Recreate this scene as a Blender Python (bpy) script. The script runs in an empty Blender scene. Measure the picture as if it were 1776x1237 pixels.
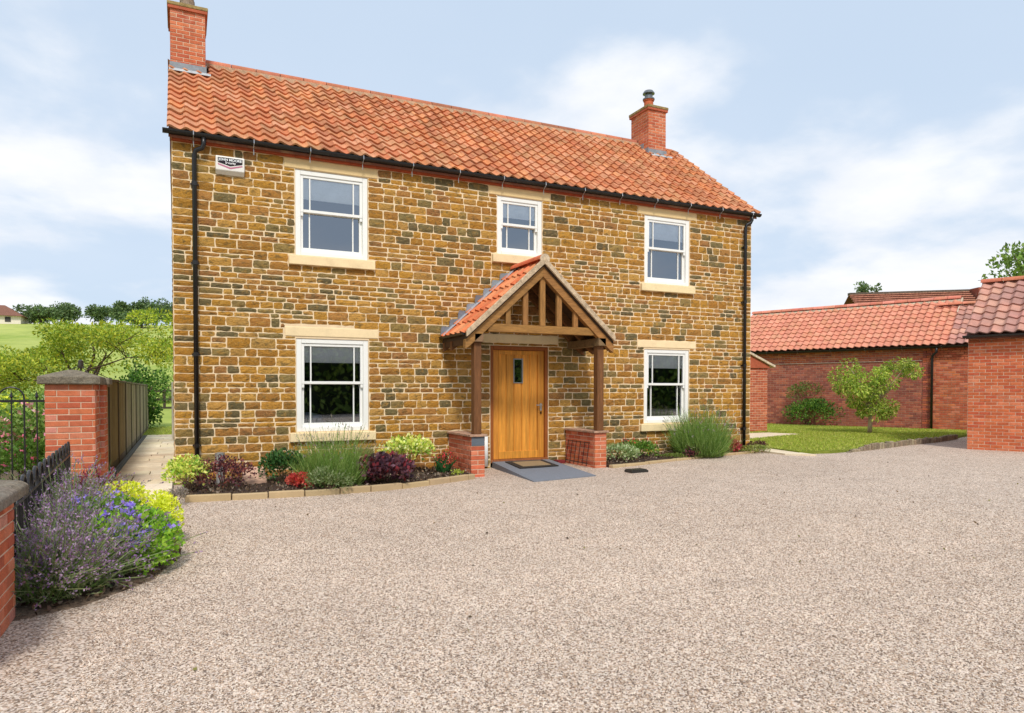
import bpy, math, random
import numpy as np
from mathutils import Matrix, Vector
R = math.radians
random.seed(7); rng = np.random.default_rng(7)
scene = bpy.context.scene
COL = scene.collection

# ------------------------------------------------------------------ camera, sky, sun, exposure
cd = bpy.data.cameras.new('camera'); cam = bpy.data.objects.new('camera', cd); COL.objects.link(cam)
cd.sensor_width = 36; cd.lens = 24.426; cd.shift_y = 0.04715; cd.clip_start = 0.05; cd.clip_end = 3000
cam.location = (0, -11.78, 1.45); cam.rotation_euler = (R(88.8), 0, R(-25.4))
scene.camera = cam

SUN_DIR = Vector((-0.22, -0.80, 0.95)).normalized()
world = bpy.data.worlds.new('World'); scene.world = world; world.use_nodes = True
wn = world.node_tree; wn.nodes.clear()
def wnode(t, **k):
    n = wn.nodes.new(t)
    for a, b in k.items(): setattr(n, a, b)
    return n
def wl(a, b): wn.links.new(a, b)
def wmath(op, a, b=None, clamp=False):
    n = wnode('ShaderNodeMath', operation=op, use_clamp=clamp)
    for i, v in enumerate((a, b)):
        if v is None: continue
        if isinstance(v, (int, float)): n.inputs[i].default_value = v
        else: wl(v, n.inputs[i])
    return n.outputs[0]
sky = wnode('ShaderNodeTexSky', sky_type='NISHITA', sun_disc=False)
sky.sun_elevation = math.asin(SUN_DIR.z); sky.sun_rotation = math.atan2(SUN_DIR.x, SUN_DIR.y)
sky.air_density = 1.0; sky.dust_density = 1.6; sky.ozone_density = 1.4
tc = wnode('ShaderNodeTexCoord')
sep = wnode('ShaderNodeSeparateXYZ'); wl(tc.outputs['Generated'], sep.inputs[0])
zz = wmath('ADD', wmath('MAXIMUM', sep.outputs[2], 0.0), 0.22)
cmb = wnode('ShaderNodeCombineXYZ')
wl(wmath('DIVIDE', sep.outputs[0], zz), cmb.inputs[0]); wl(wmath('DIVIDE', sep.outputs[1], zz), cmb.inputs[1])
def wnoise(scale, detail, rough, off, dist=0.0):
    m = wnode('ShaderNodeVectorMath', operation='ADD'); wl(cmb.outputs[0], m.inputs[0]); m.inputs[1].default_value = off
    n = wnode('ShaderNodeTexNoise'); n.inputs['Scale'].default_value = scale; n.inputs['Detail'].default_value = detail
    n.inputs['Roughness'].default_value = rough; n.inputs['Distortion'].default_value = dist
    wl(m.outputs[0], n.inputs['Vector']); return n.outputs['Fac']
def wrange(v, a, b):
    n = wnode('ShaderNodeMapRange', interpolation_type='SMOOTHSTEP'); n.inputs[1].default_value = a; n.inputs[2].default_value = b
    wl(v, n.inputs[0]); return n.outputs[0]
def lump(d, r0, r1):
    v = Vector(d).normalized()
    m = wnode('ShaderNodeVectorMath', operation='DISTANCE'); wl(tc.outputs['Generated'], m.inputs[0]); m.inputs[1].default_value = v
    return wrange(m.outputs['Value'], r1, r0)
big = wnoise(1.5, 9, 0.5, (3.1, 1.7, 0.0), 0.15)
haze_low = wrange(sep.outputs[2], 0.30, 0.02)
bank = wmath('MAXIMUM', lump((0.86, 0.62, 0.14), 0.05, 0.34), wmath('MULTIPLY', lump((-0.20, 0.95, 0.30), 0.1, 0.55), 0.6))
bank = wmath('MAXIMUM', bank, wmath('MULTIPLY', lump((0.63, 0.90, 0.40), 0.02, 0.2), 0.75))
dens = wmath('ADD', big, wmath('MULTIPLY', bank, 0.20))
puff = wnoise(4.2, 8, 0.6, (2.0, 5.0, 0.0), 0.3)
dens = wmath('ADD', dens, wmath('MULTIPLY', wmath('SUBTRACT', puff, 0.5), 0.16))
dens = wmath('ADD', dens, wmath('MULTIPLY', haze_low, 0.05))
cloud = wmath('MULTIPLY', wrange(dens, 0.52, 0.74), 0.92)
veil = wmath('MULTIPLY', wrange(wnoise(0.7, 5, 0.5, (9.0, 4.0, 0.0)), 0.3, 0.75), 0.4)
shade = wrange(wnoise(2.2, 6, 0.6, (0.5, 8.2, 0.0)), 0.3, 0.72)
ccol = wnode('ShaderNodeMix', data_type='RGBA'); wl(shade, ccol.inputs[0])
ccol.inputs[6].default_value = (9.0, 9.3, 9.9, 1); ccol.inputs[7].default_value = (10.6, 10.6, 10.7, 1)
pale = wnode('ShaderNodeMix', data_type='RGBA'); pale.inputs[0].default_value = 0.86
wl(sky.outputs[0], pale.inputs[6]); pale.inputs[7].default_value = (6.6, 7.95, 9.7, 1)
mx1 = wnode('ShaderNodeMix', data_type='RGBA'); wl(veil, mx1.inputs[0]); wl(pale.outputs[2], mx1.inputs[6]); mx1.inputs[7].default_value = (8.0, 8.8, 10.0, 1)
mx2 = wnode('ShaderNodeMix', data_type='RGBA'); wl(cloud, mx2.inputs[0]); wl(mx1.outputs[2], mx2.inputs[6]); wl(ccol.outputs[2], mx2.inputs[7])
bg = wnode('ShaderNodeBackground'); bg.inputs[1].default_value = 0.076; wl(mx2.outputs[2], bg.inputs[0])
wo = wnode('ShaderNodeOutputWorld'); wl(bg.outputs[0], wo.inputs[0])

sl = bpy.data.lights.new('sun', 'SUN'); sl.energy = 2.2; sl.angle = R(10); sl.color = (1.0, 0.95, 0.87)
so = bpy.data.objects.new('sun', sl); COL.objects.link(so); so.rotation_euler = (-SUN_DIR).to_track_quat('-Z', 'Y').to_euler()
scene.view_settings.view_transform = 'Standard'; scene.view_settings.look = 'None'
scene.view_settings.gamma = 1.0; scene.view_settings.exposure = 0.42; scene.view_settings.use_curve_mapping = False

# ------------------------------------------------------------------ colour and material helpers
def S(r, g, b):
    f = lambda v: (v/255/12.92) if v/255 <= 0.04045 else ((v/255+0.055)/1.055)**2.4
    return (f(r), f(g), f(b))
def jit(c, v=0.1, h=0.04):
    k = 1+random.uniform(-v, v)
    return tuple(max(0.002, x*k*(1+random.uniform(-h, h))) for x in c)
MATS = {}
def _nodes(name):
    m = bpy.data.materials.new(name); m.use_nodes = True; MATS[name] = m
    nt = m.node_tree; nt.nodes.clear(); return m, nt
def _n(nt, t, **k):
    n = nt.nodes.new(t)
    for a, b in k.items(): setattr(n, a, b)
    return n
def vmat(name, rough=0.85, nscale=14.0, namp=0.3, fscale=90.0, famp=0.25, bump=0.4, bdist=0.01, stain=None, sscale=1.3, samt=0.5, slo=0.5, shi=0.7, spec=0.3, metal=0.0, stretch=(1, 1, 1), flat_up=None):
    """surface coloured by the mesh's own 'col' attribute, with two scales of grain and an optional weathering stain"""
    m, nt = _nodes(name); L = nt.links.new
    at = _n(nt, 'ShaderNodeAttribute', attribute_name='col'); geo = _n(nt, 'ShaderNodeNewGeometry')
    mp = _n(nt, 'ShaderNodeVectorMath', operation='MULTIPLY'); L(geo.outputs['Position'], mp.inputs[0]); mp.inputs[1].default_value = stretch
    def noise(sc, det=4, ro=0.6):
        n = _n(nt, 'ShaderNodeTexNoise'); n.inputs['Scale'].default_value = sc; n.inputs['Detail'].default_value = det; n.inputs['Roughness'].default_value = ro
        L(mp.outputs[0], n.inputs['Vector']); return n.outputs['Fac']
    def mr(v, a, b, c, d):
        n = _n(nt, 'ShaderNodeMapRange'); L(v, n.inputs[0])
        for i, x in enumerate((a, b, c, d)): n.inputs[i+1].default_value = x
        return n.outputs[0]
    n1 = noise(nscale); n2 = noise(fscale, 3)
    k = _n(nt, 'ShaderNodeMath', operation='MULTIPLY')
    L(mr(n1, 0.3, 0.7, 1-namp, 1+namp), k.inputs[0]); L(mr(n2, 0.3, 0.7, 1-famp, 1+famp), k.inputs[1])
    vm = _n(nt, 'ShaderNodeVectorMath', operation='SCALE'); L(at.outputs['Color'], vm.inputs[0]); L(k.outputs[0], vm.inputs['Scale'])
    col = vm.outputs[0]
    if stain:
        mx = _n(nt, 'ShaderNodeMix', data_type='RGBA')
        f = mr(noise(sscale, 8, 0.68), slo, shi, 0, samt)
        if flat_up: pass
        L(f, mx.inputs[0]); L(col, mx.inputs[6]); mx.inputs[7].default_value = (*stain, 1); col = mx.outputs[2]
    p = _n(nt, 'ShaderNodeBsdfPrincipled'); L(col, p.inputs['Base Color']); p.inputs['Roughness'].default_value = rough
    p.inputs['Specular IOR Level'].default_value = spec; p.inputs['Metallic'].default_value = metal
    if bump:
        b = _n(nt, 'ShaderNodeBump'); b.inputs['Strength'].default_value = bump; b.inputs['Distance'].default_value = bdist
        s = _n(nt, 'ShaderNodeMath', operation='ADD'); L(n1, s.inputs[0]); L(n2, s.inputs[1]); L(s.outputs[0], b.inputs['Height']); L(b.outputs[0], p.inputs['Normal'])
    o = _n(nt, 'ShaderNodeOutputMaterial'); L(p.outputs[0], o.inputs[0]); return m
def leafmat(name, trans=0.35, rough=0.55):
    m, nt = _nodes(name); L = nt.links.new
    at = _n(nt, 'ShaderNodeAttribute', attribute_name='col')
    d = _n(nt, 'ShaderNodeBsdfPrincipled'); L(at.outputs['Color'], d.inputs['Base Color']); d.inputs['Roughness'].default_value = rough; d.inputs['Specular IOR Level'].default_value = 0.25
    t = _n(nt, 'ShaderNodeBsdfTranslucent'); g = _n(nt, 'ShaderNodeVectorMath', operation='MULTIPLY'); L(at.outputs['Color'], g.inputs[0]); g.inputs[1].default_value = (1.15, 1.2, 0.7); L(g.outputs[0], t.inputs[0])
    x = _n(nt, 'ShaderNodeMixShader'); x.inputs[0].default_value = trans; L(d.outputs[0], x.inputs[1]); L(t.outputs[0], x.inputs[2])
    o = _n(nt, 'ShaderNodeOutputMaterial'); L(x.outputs[0], o.inputs[0]); return m
def glassmat(name, refl=0.25):
    m, nt = _nodes(name); L = nt.links.new
    lw = _n(nt, 'ShaderNodeLayerWeight'); lw.inputs[0].default_value = 0.35
    mr = _n(nt, 'ShaderNodeMapRange'); L(lw.outputs['Fresnel'], mr.inputs[0]); mr.inputs[1].default_value = 0.0; mr.inputs[2].default_value = 1.0; mr.inputs[3].default_value = refl; mr.inputs[4].default_value = 1.0
    t = _n(nt, 'ShaderNodeBsdfTransparent'); t.inputs[0].default_value = (0.97, 0.98, 0.98, 1)
    g = _n(nt, 'ShaderNodeBsdfGlossy'); g.inputs['Roughness'].default_value = 0.015; g.inputs[0].default_value = (0.86, 0.92, 1, 1)
    x = _n(nt, 'ShaderNodeMixShader'); L(mr.outputs[0], x.inputs[0]); L(t.outputs[0], x.inputs[1]); L(g.outputs[0], x.inputs[2])
    o = _n(nt, 'ShaderNodeOutputMaterial'); L(x.outputs[0], o.inputs[0]); return m

def stonemat(name):
    m, nt = _nodes(name); L = nt.links.new
    at = _n(nt, 'ShaderNodeAttribute', attribute_name='col'); geo = _n(nt, 'ShaderNodeNewGeometry')
    def noise(sc, off, stretch=(1, 1, 1.5), det=5, ro=0.65):
        v = _n(nt, 'ShaderNodeVectorMath', operation='MULTIPLY_ADD'); L(geo.outputs['Position'], v.inputs[0]); v.inputs[1].default_value = stretch; v.inputs[2].default_value = (off, off*2, off*3)
        n = _n(nt, 'ShaderNodeTexNoise'); n.inputs['Scale'].default_value = sc; n.inputs['Detail'].default_value = det; n.inputs['Roughness'].default_value = ro; L(v.outputs[0], n.inputs['Vector']); return n.outputs['Fac']
    def mix(col, c, f, lo, hi, amt):
        r = _n(nt, 'ShaderNodeMapRange', interpolation_type='SMOOTHSTEP'); L(f, r.inputs[0]); r.inputs[1].default_value = lo; r.inputs[2].default_value = hi; r.inputs[4].default_value = amt
        x = _n(nt, 'ShaderNodeMix', data_type='RGBA'); L(r.outputs[0], x.inputs[0]); L(col, x.inputs[6]); x.inputs[7].default_value = (*c, 1); return x.outputs[2]
    c = at.outputs['Color']
    c = mix(c, S(198, 142, 56), noise(7, 1), 0.5, 0.7, 0.5); c = mix(c, S(188, 158, 100), noise(18, 5), 0.52, 0.7, 0.5)
    c = mix(c, S(96, 84, 54), noise(9, 9), 0.5, 0.66, 0.65); c = mix(c, S(92, 62, 30), noise(24, 14, (0.8, 1, 2.0)), 0.56, 0.7, 0.7)
    f = noise(85, 3, (1, 1, 1), 3); k = _n(nt, 'ShaderNodeMapRange'); L(f, k.inputs[0]); k.inputs[1].default_value = 0.3; k.inputs[2].default_value = 0.7; k.inputs[3].default_value = 0.78; k.inputs[4].default_value = 1.2
    vm = _n(nt, 'ShaderNodeVectorMath', operation='SCALE'); L(c, vm.inputs[0]); L(k.outputs[0], vm.inputs['Scale'])
    p = _n(nt, 'ShaderNodeBsdfPrincipled'); L(vm.outputs[0], p.inputs['Base Color']); p.inputs['Roughness'].default_value = 0.92; p.inputs['Specular IOR Level'].default_value = 0.2
    b = _n(nt, 'ShaderNodeBump'); b.inputs['Strength'].default_value = 0.9; b.inputs['Distance'].default_value = 0.028; L(noise(30, 2, (0.8, 1, 1.5), 6, 0.7), b.inputs['Height']); L(b.outputs[0], p.inputs['Normal'])
    o = _n(nt, 'ShaderNodeOutputMaterial'); L(p.outputs[0], o.inputs[0])
stonemat('ironstone')
vmat('mortar', 0.95, 6, 0.1, 120, 0.12, 0.3, 0.005)
vmat('brick', 0.9, 10, 0.16, 110, 0.2, 0.5, 0.006, stain=S(205, 170, 150), sscale=2.2, samt=0.35, slo=0.58, shi=0.75)
vmat('old_brick', 0.92, 8, 0.2, 110, 0.22, 0.6, 0.006, stain=S(112, 78, 70), sscale=0.9, samt=0.45, slo=0.45, shi=0.7)
vmat('clay_tile', 0.85, 7, 0.15, 55, 0.18, 0.4, 0.005, stain=S(176, 140, 96), sscale=3.2, samt=0.55, slo=0.5, shi=0.72)
vmat('weathered_tile', 0.8, 5, 0.16, 70, 0.2, 0.4, 0.004, stain=S(160, 126, 116), sscale=1.6, samt=0.5, slo=0.42, shi=0.62)
vmat('cut_stone', 0.85, 4, 0.07, 90, 0.08, 0.2, 0.003, stain=S(150, 132, 100), sscale=2.5, samt=0.3, slo=0.55, shi=0.8)
vmat('weathered_stone', 0.95, 12, 0.3, 80, 0.35, 0.8, 0.012, stain=S(150, 150, 140), sscale=5, samt=0.4, slo=0.55, shi=0.7)
vmat('paving', 0.9, 5, 0.12, 60, 0.12, 0.4, 0.006, stain=S(196, 150, 110), sscale=1.4, samt=0.5, slo=0.5, shi=0.75)
vmat('white_paint', 0.45, 3, 0.02, 60, 0.015, 0.05, 0.002, spec=0.4)
vmat('oak', 0.55, 26, 0.24, 110, 0.16, 0.25, 0.003, stretch=(1, 1, 0.05), stain=S(170, 104, 40), sscale=9, samt=0.5, slo=0.5, shi=0.72)
vmat('porch_oak', 0.7, 24, 0.28, 90, 0.22, 0.3, 0.004, stretch=(1, 1, 0.12))
vmat('porch_oak_cross', 0.7, 24, 0.28, 90, 0.22, 0.3, 0.004, stretch=(0.12, 1, 1))
vmat('fence_timber', 0.9, 18, 0.22, 90, 0.2, 0.4, 0.004, stretch=(1, 1, 0.06), stain=S(70, 78, 42), sscale=0.9, samt=0.5, slo=0.48, shi=0.7)
vmat('black_plastic', 0.35, 5, 0.05, 60, 0.05, 0.0, spec=0.5)
vmat('metal', 0.35, 10, 0.05, 80, 0.05, 0.05, 0.002, metal=0.6, spec=0.5)
vmat('lead', 0.6, 6, 0.15, 40, 0.12, 0.4, 0.006, spec=0.4)
vmat('mat_fibre', 0.95, 40, 0.15, 200, 0.25, 0.6, 0.004)
vmat('plain', 0.8, 6, 0.08, 60, 0.06, 0.1, 0.002)
vmat('room_gloom', 0.95, 3, 0.1, 30, 0.05, 0.0)
vmat('soil', 0.97, 12, 0.3, 60, 0.4, 1.0, 0.03)
vmat('bark', 0.95, 25, 0.3, 90, 0.3, 0.8, 0.012, stretch=(1, 1, 0.3))
vmat('far_roof', 0.85, 3, 0.15, 9, 0.4, 0.3, 0.02)
leafmat('leaf'); leafmat('petal', 0.3, 0.6); leafmat('grass_blade', 0.3, 0.6); leafmat('far_leaf', 0.2, 0.7)
glassmat('glass')

def ground_material(name, cols, scales, rough=0.95, bump=0.6, bscale=60, bdist=0.02):
    m, nt = _nodes(name); L = nt.links.new
    geo = _n(nt, 'ShaderNodeNewGeometry'); last = None
    for i, (c, sc) in enumerate(zip(cols[1:], scales)):
        n = _n(nt, 'ShaderNodeTexNoise'); n.inputs['Scale'].default_value = sc; n.inputs['Detail'].default_value = 6; n.inputs['Roughness'].default_value = 0.65; L(geo.outputs['Position'], n.inputs['Vector'])
        r = _n(nt, 'ShaderNodeMapRange'); L(n.outputs['Fac'], r.inputs[0]); r.inputs[1].default_value = 0.38; r.inputs[2].default_value = 0.66
        x = _n(nt, 'ShaderNodeMix', data_type='RGBA'); L(r.outputs[0], x.inputs[0])
        if last is None: x.inputs[6].default_value = (*cols[0], 1)
        else: L(last, x.inputs[6])
        x.inputs[7].default_value = (*c, 1); last = x.outputs[2]
    p = _n(nt, 'ShaderNodeBsdfPrincipled'); L(last, p.inputs['Base Color']); p.inputs['Roughness'].default_value = rough; p.inputs['Specular IOR Level'].default_value = 0.15
    n = _n(nt, 'ShaderNodeTexNoise'); n.inputs['Scale'].default_value = bscale; n.inputs['Detail'].default_value = 5; L(geo.outputs['Position'], n.inputs['Vector'])
    b = _n(nt, 'ShaderNodeBump'); b.inputs['Strength'].default_value = bump; b.inputs['Distance'].default_value = bdist; L(n.outputs['Fac'], b.inputs['Height']); L(b.outputs[0], p.inputs['Normal'])
    o = _n(nt, 'ShaderNodeOutputMaterial'); L(p.outputs[0], o.inputs[0]); return m
ground_material('meadow', [S(142, 160, 66), S(172, 184, 88), S(112, 140, 50), S(188, 190, 110)], [0.06, 0.5, 0.02])
ground_material('lawn', [S(152, 164, 64), S(180, 184, 92), S(132, 150, 52)], [0.8, 9.0], bscale=220, bump=1.0, bdist=0.03)
GRAVEL = [S(195, 175, 156), S(167, 145, 126), S(228, 212, 195), S(136, 114, 96), S(187, 160, 137), S(207, 191, 175), S(118, 102, 90), S(221, 201, 183), S(173, 154, 139), S(211, 193, 180)]
def gravel_material(name, per_instance):
    m, nt = _nodes(name); L = nt.links.new
    geo = _n(nt, 'ShaderNodeNewGeometry')
    cr = _n(nt, 'ShaderNodeValToRGB'); cr.color_ramp.interpolation = 'CONSTANT'
    e = cr.color_ramp.elements
    while len(e) < len(GRAVEL): e.new(0.5)
    for i, c in enumerate(GRAVEL): e[i].position = i/len(GRAVEL); e[i].color = (*c, 1)
    p = _n(nt, 'ShaderNodeBsdfPrincipled'); p.inputs['Roughness'].default_value = 0.9; p.inputs['Specular IOR Level'].default_value = 0.25
    if per_instance:
        oi = _n(nt, 'ShaderNodeObjectInfo'); L(oi.outputs['Random'], cr.inputs[0])
    else:
        v = _n(nt, 'ShaderNodeTexVoronoi'); v.inputs['Scale'].default_value = 88; L(geo.outputs['Position'], v.inputs['Vector'])
        sp = _n(nt, 'ShaderNodeSeparateColor'); L(v.outputs['Color'], sp.inputs[0]); L(sp.outputs[0], cr.inputs[0])
        b = _n(nt, 'ShaderNodeBump'); b.inputs['Strength'].default_value = 0.6; b.inputs['Distance'].default_value = 0.009; b.invert = True
        L(v.outputs['Distance'], b.inputs['Height']); L(b.outputs[0], p.inputs['Normal'])
    k = None
    for sc, a in ((0.35, 0.06), (2.5, 0.06), (14.0, 0.05)):
        n = _n(nt, 'ShaderNodeTexNoise'); n.inputs['Scale'].default_value = sc; n.inputs['Detail'].default_value = 5; L(geo.outputs['Position'], n.inputs['Vector'])
        r = _n(nt, 'ShaderNodeMapRange'); L(n.outputs['Fac'], r.inputs[0]); r.inputs[1].default_value = 0.3; r.inputs[2].default_value = 0.7; r.inputs[3].default_value = 1-a; r.inputs[4].default_value = 1+a
        if k is None: k = r.outputs[0]
        else:
            mm = _n(nt, 'ShaderNodeMath', operation='MULTIPLY'); L(k, mm.inputs[0]); L(r.outputs[0], mm.inputs[1]); k = mm.outputs[0]
    vm = _n(nt, 'ShaderNodeVectorMath', operation='SCALE'); L(cr.outputs[0], vm.inputs[0]); L(k, vm.inputs['Scale']); L(vm.outputs[0], p.inputs['Base Color'])
    o = _n(nt, 'ShaderNodeOutputMaterial'); L(p.outputs[0], o.inputs[0]); return m
gravel_material('gravel', False); gravel_material('pebble', True)

# ------------------------------------------------------------------ mesh and object helpers
WM = {}                                                             # world matrix of everything built
def place(o, parent=None, mat=None):
    """mat: wanted world matrix"""
    mat = mat or Matrix.Identity(4); COL.objects.link(o); WM[o.name] = mat
    if parent is not None:
        o.parent = parent; o.matrix_basis = WM[parent.name].inverted() @ mat
    else: o.matrix_basis = mat
    return o
def tag(o, label=None, cat=None, group=None, kind=None):
    if label: o['label'] = label
    if cat: o['category'] = cat
    if group: o['group'] = group
    if kind: o['kind'] = kind
    return o
def thing(name, label, cat, loc=(0, 0, 0), rotz=0.0, group=None, kind=None, parent=None):
    o = bpy.data.objects.new(name, None); o.empty_display_size = 0.1
    place(o, parent, Matrix.Translation(loc) @ Matrix.Rotation(rotz, 4, 'Z')); return tag(o, label, cat, group, kind)
def npmesh(name, V, F, Cc, mat, smooth=False):
    """V (n,3), F (m,k) all with k corners, C (n,3)"""
    me = bpy.data.meshes.new(name); V = np.asarray(V, np.float32); F = np.asarray(F, np.int32); n, k = F.shape
    me.vertices.add(len(V)); me.vertices.foreach_set('co', V.ravel())
    me.loops.add(n*k); me.loops.foreach_set('vertex_index', F.ravel())
    me.polygons.add(n); me.polygons.foreach_set('loop_start', np.arange(n, dtype=np.int32)*k); me.polygons.foreach_set('loop_total', np.full(n, k, np.int32))
    if smooth: me.polygons.foreach_set('use_smooth', np.ones(n, bool))
    me.update(calc_edges=True)
    a = me.attributes.new('col', 'FLOAT_COLOR', 'POINT'); c4 = np.ones((len(V), 4), np.float32); c4[:, :3] = Cc; a.data.foreach_set('color', c4.ravel())
    me.materials.append(MATS[mat]); return me
class MB:
    def __init__(s, col=(0.5, 0.5, 0.5)): s.v = []; s.f = []; s.c = []; s.col = col
    def add(s, vs, fs, col=None):
        b = len(s.v); s.v.extend([tuple(p) for p in vs]); s.f.extend([tuple(i+b for i in f) for f in fs]); s.c.extend([col or s.col]*len(vs)); return s
    def box(s, x0, x1, y0, y1, z0, z1, col=None):
        return s.add([(x0, y0, z0), (x1, y0, z0), (x1, y1, z0), (x0, y1, z0), (x0, y0, z1), (x1, y0, z1), (x1, y1, z1), (x0, y1, z1)],
                     [(0, 3, 2, 1), (4, 5, 6, 7), (0, 1, 5, 4), (1, 2, 6, 5), (2, 3, 7, 6), (3, 0, 4, 7)], col)
    def prism(s, poly, axis, a0, a1, col=None):
        """poly: 2-D points; axis 'x','y','z' is the extrusion axis; the two others in order"""
        def pt(u, w, a): return {'x': (a, u, w), 'y': (u, a, w), 'z': (u, w, a)}[axis]
        n = len(poly); vs = [pt(u, w, a0) for u, w in poly]+[pt(u, w, a1) for u, w in poly]
        return s.add(vs, [tuple(range(n))[::-1], tuple(range(n, 2*n))]+[(i, (i+1) % n, (i+1) % n+n, i+n) for i in range(n)], col)
    def bar(s, p, q, w, h, col=None, up=(0, 0, 1)):
        p, q = Vector(p), Vector(q); d = (q-p).normalized(); u = Vector(up)
        a = d.cross(u)
        if a.length < 1e-4: a = d.cross(Vector((1, 0, 0)))
        a.normalize(); b = a.cross(d)
        vs = [e+a*sx*w/2+b*sy*h/2 for e in (p, q) for sx, sy in ((-1, -1), (1, -1), (1, 1), (-1, 1))]
        return s.add(vs, [(0, 1, 2, 3), (7, 6, 5, 4), (0, 4, 5, 1), (1, 5, 6, 2), (2, 6, 7, 3), (3, 7, 4, 0)], col)
    def tube(s, pts, rad, n=8, col=None, cap=True):
        pts = [Vector(p) for p in pts]; rad = rad if isinstance(rad, (list, tuple)) else [rad]*len(pts)
        rings = []; ref = None
        for i, p in enumerate(pts):
            d = (pts[min(i+1, len(pts)-1)]-pts[max(i-1, 0)]).normalized()
            if ref is None: ref = d.cross(Vector((0, 0, 1)) if abs(d.z) < 0.9 else Vector((1, 0, 0))).normalized()
            ref = (ref-d*ref.dot(d)).normalized(); b = d.cross(ref)
            rings.append([p+(ref*math.cos(2*math.pi*k/n)+b*math.sin(2*math.pi*k/n))*rad[i] for k in range(n)])
        fs = [(i*n+k, i*n+(k+1) % n, (i+1)*n+(k+1) % n, (i+1)*n+k) for i in range(len(pts)-1) for k in range(n)]
        if cap: fs += [tuple(range(n))[::-1], tuple(range((len(pts)-1)*n, len(pts)*n))]
        return s.add([v for r in rings for v in r], fs, col)
    def lathe(s, prof, c, n=12, col=None, off=0.0):
        vs = [(c[0]+r*math.cos(2*math.pi*k/n+off), c[1]+r*math.sin(2*math.pi*k/n+off), c[2]+z) for r, z in prof for k in range(n)]
        fs = [(i*n+k, i*n+(k+1) % n, (i+1)*n+(k+1) % n, (i+1)*n+k) for i in range(len(prof)-1) for k in range(n)]
        return s.add(vs, fs+[tuple(range(n))[::-1], tuple(range((len(prof)-1)*n, len(prof)*n))], col)
    def join(s, o): b = len(s.v); s.v += o.v; s.f += [tuple(i+b for i in f) for f in o.f]; s.c += o.c
    def mesh(s, name, mat, smooth=False):
        me = bpy.data.meshes.new(name); me.from_pydata(s.v, [], s.f)
        a = me.attributes.new('col', 'FLOAT_COLOR', 'POINT'); c4 = np.ones((len(s.v), 4), np.float32)
        if s.v: c4[:, :3] = s.c; a.data.foreach_set('color', c4.ravel())
        me.materials.append(MATS[mat])
        if smooth: me.polygons.foreach_set('use_smooth', [True]*len(me.polygons))
        return me
    def build(s, name, mat, parent=None, smooth=False, bevel=0.0, mtx=None, kind=None):
        """vertices are in world space unless mtx (the world matrix of their frame) is given"""
        o = place(bpy.data.objects.new(name, s.mesh(name, mat, smooth)), parent, mtx)
        if bevel:
            b = o.modifiers.new('edge', 'BEVEL'); b.width = bevel; b.segments = 2; b.limit_method = 'ANGLE'
        if kind: o['kind'] = kind
        return o
CAMP = np.array((0, -11.78, 1.45))
def split_largest(items, limit=300):
    """items: (centre, size, maker); -> (the ones that show largest, the rest)"""
    order = sorted(range(len(items)), key=lambda i: -items[i][1]/np.linalg.norm(np.array(items[i][0])-CAMP))
    keep = set(order[:limit]); return [items[i] for i in range(len(items)) if i in keep], [items[i] for i in range(len(items)) if i not in keep]

# ---- bricks
RED = [S(196, 108, 74), S(188, 98, 66), S(204, 120, 86), S(182, 92, 64), S(206, 126, 94), S(190, 104, 74), S(174, 88, 62), S(200, 114, 74)]
PINKED = RED+[S(206, 138, 118), S(198, 126, 104)]
OLD = [S(170, 94, 76), S(160, 84, 68), S(180, 104, 82), S(150, 80, 68), S(186, 108, 82), S(166, 98, 84), S(142, 80, 70)]
MORTAR_B = S(214, 186, 160)
BRICK_CACHE = {}
def brick_mesh(L, h, d, pal_id, var, pal, mat):
    key = (round(L, 3), round(h, 3), round(d, 3), pal_id, var)
    if key not in BRICK_CACHE:
        m = MB(jit(pal[var % len(pal)], 0.10, 0.04)); e = 0.004
        # a block with a chamfered face: 0 is the face plane (y=0), body runs back to y=d
        vs = [(0, d, 0), (L, d, 0), (L, d, h), (0, d, h), (0, e, 0), (L, e, 0), (L, e, h), (0, e, h), (e, 0, e), (L-e, 0, e), (L-e, 0, h-e), (e, 0, h-e)]
        m.add(vs, [(4, 5, 1, 0), (5, 6, 2, 1), (6, 7, 3, 2), (7, 4, 0, 3), (8, 9, 5, 4), (9, 10, 6, 5), (10, 11, 7, 6), (11, 8, 4, 7), (11, 10, 9, 8)])
        m.f = [f[::-1] for f in m.f]
        BRICK_CACHE[key] = (m, m.mesh('brick', mat))
    return BRICK_CACHE[key]
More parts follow.
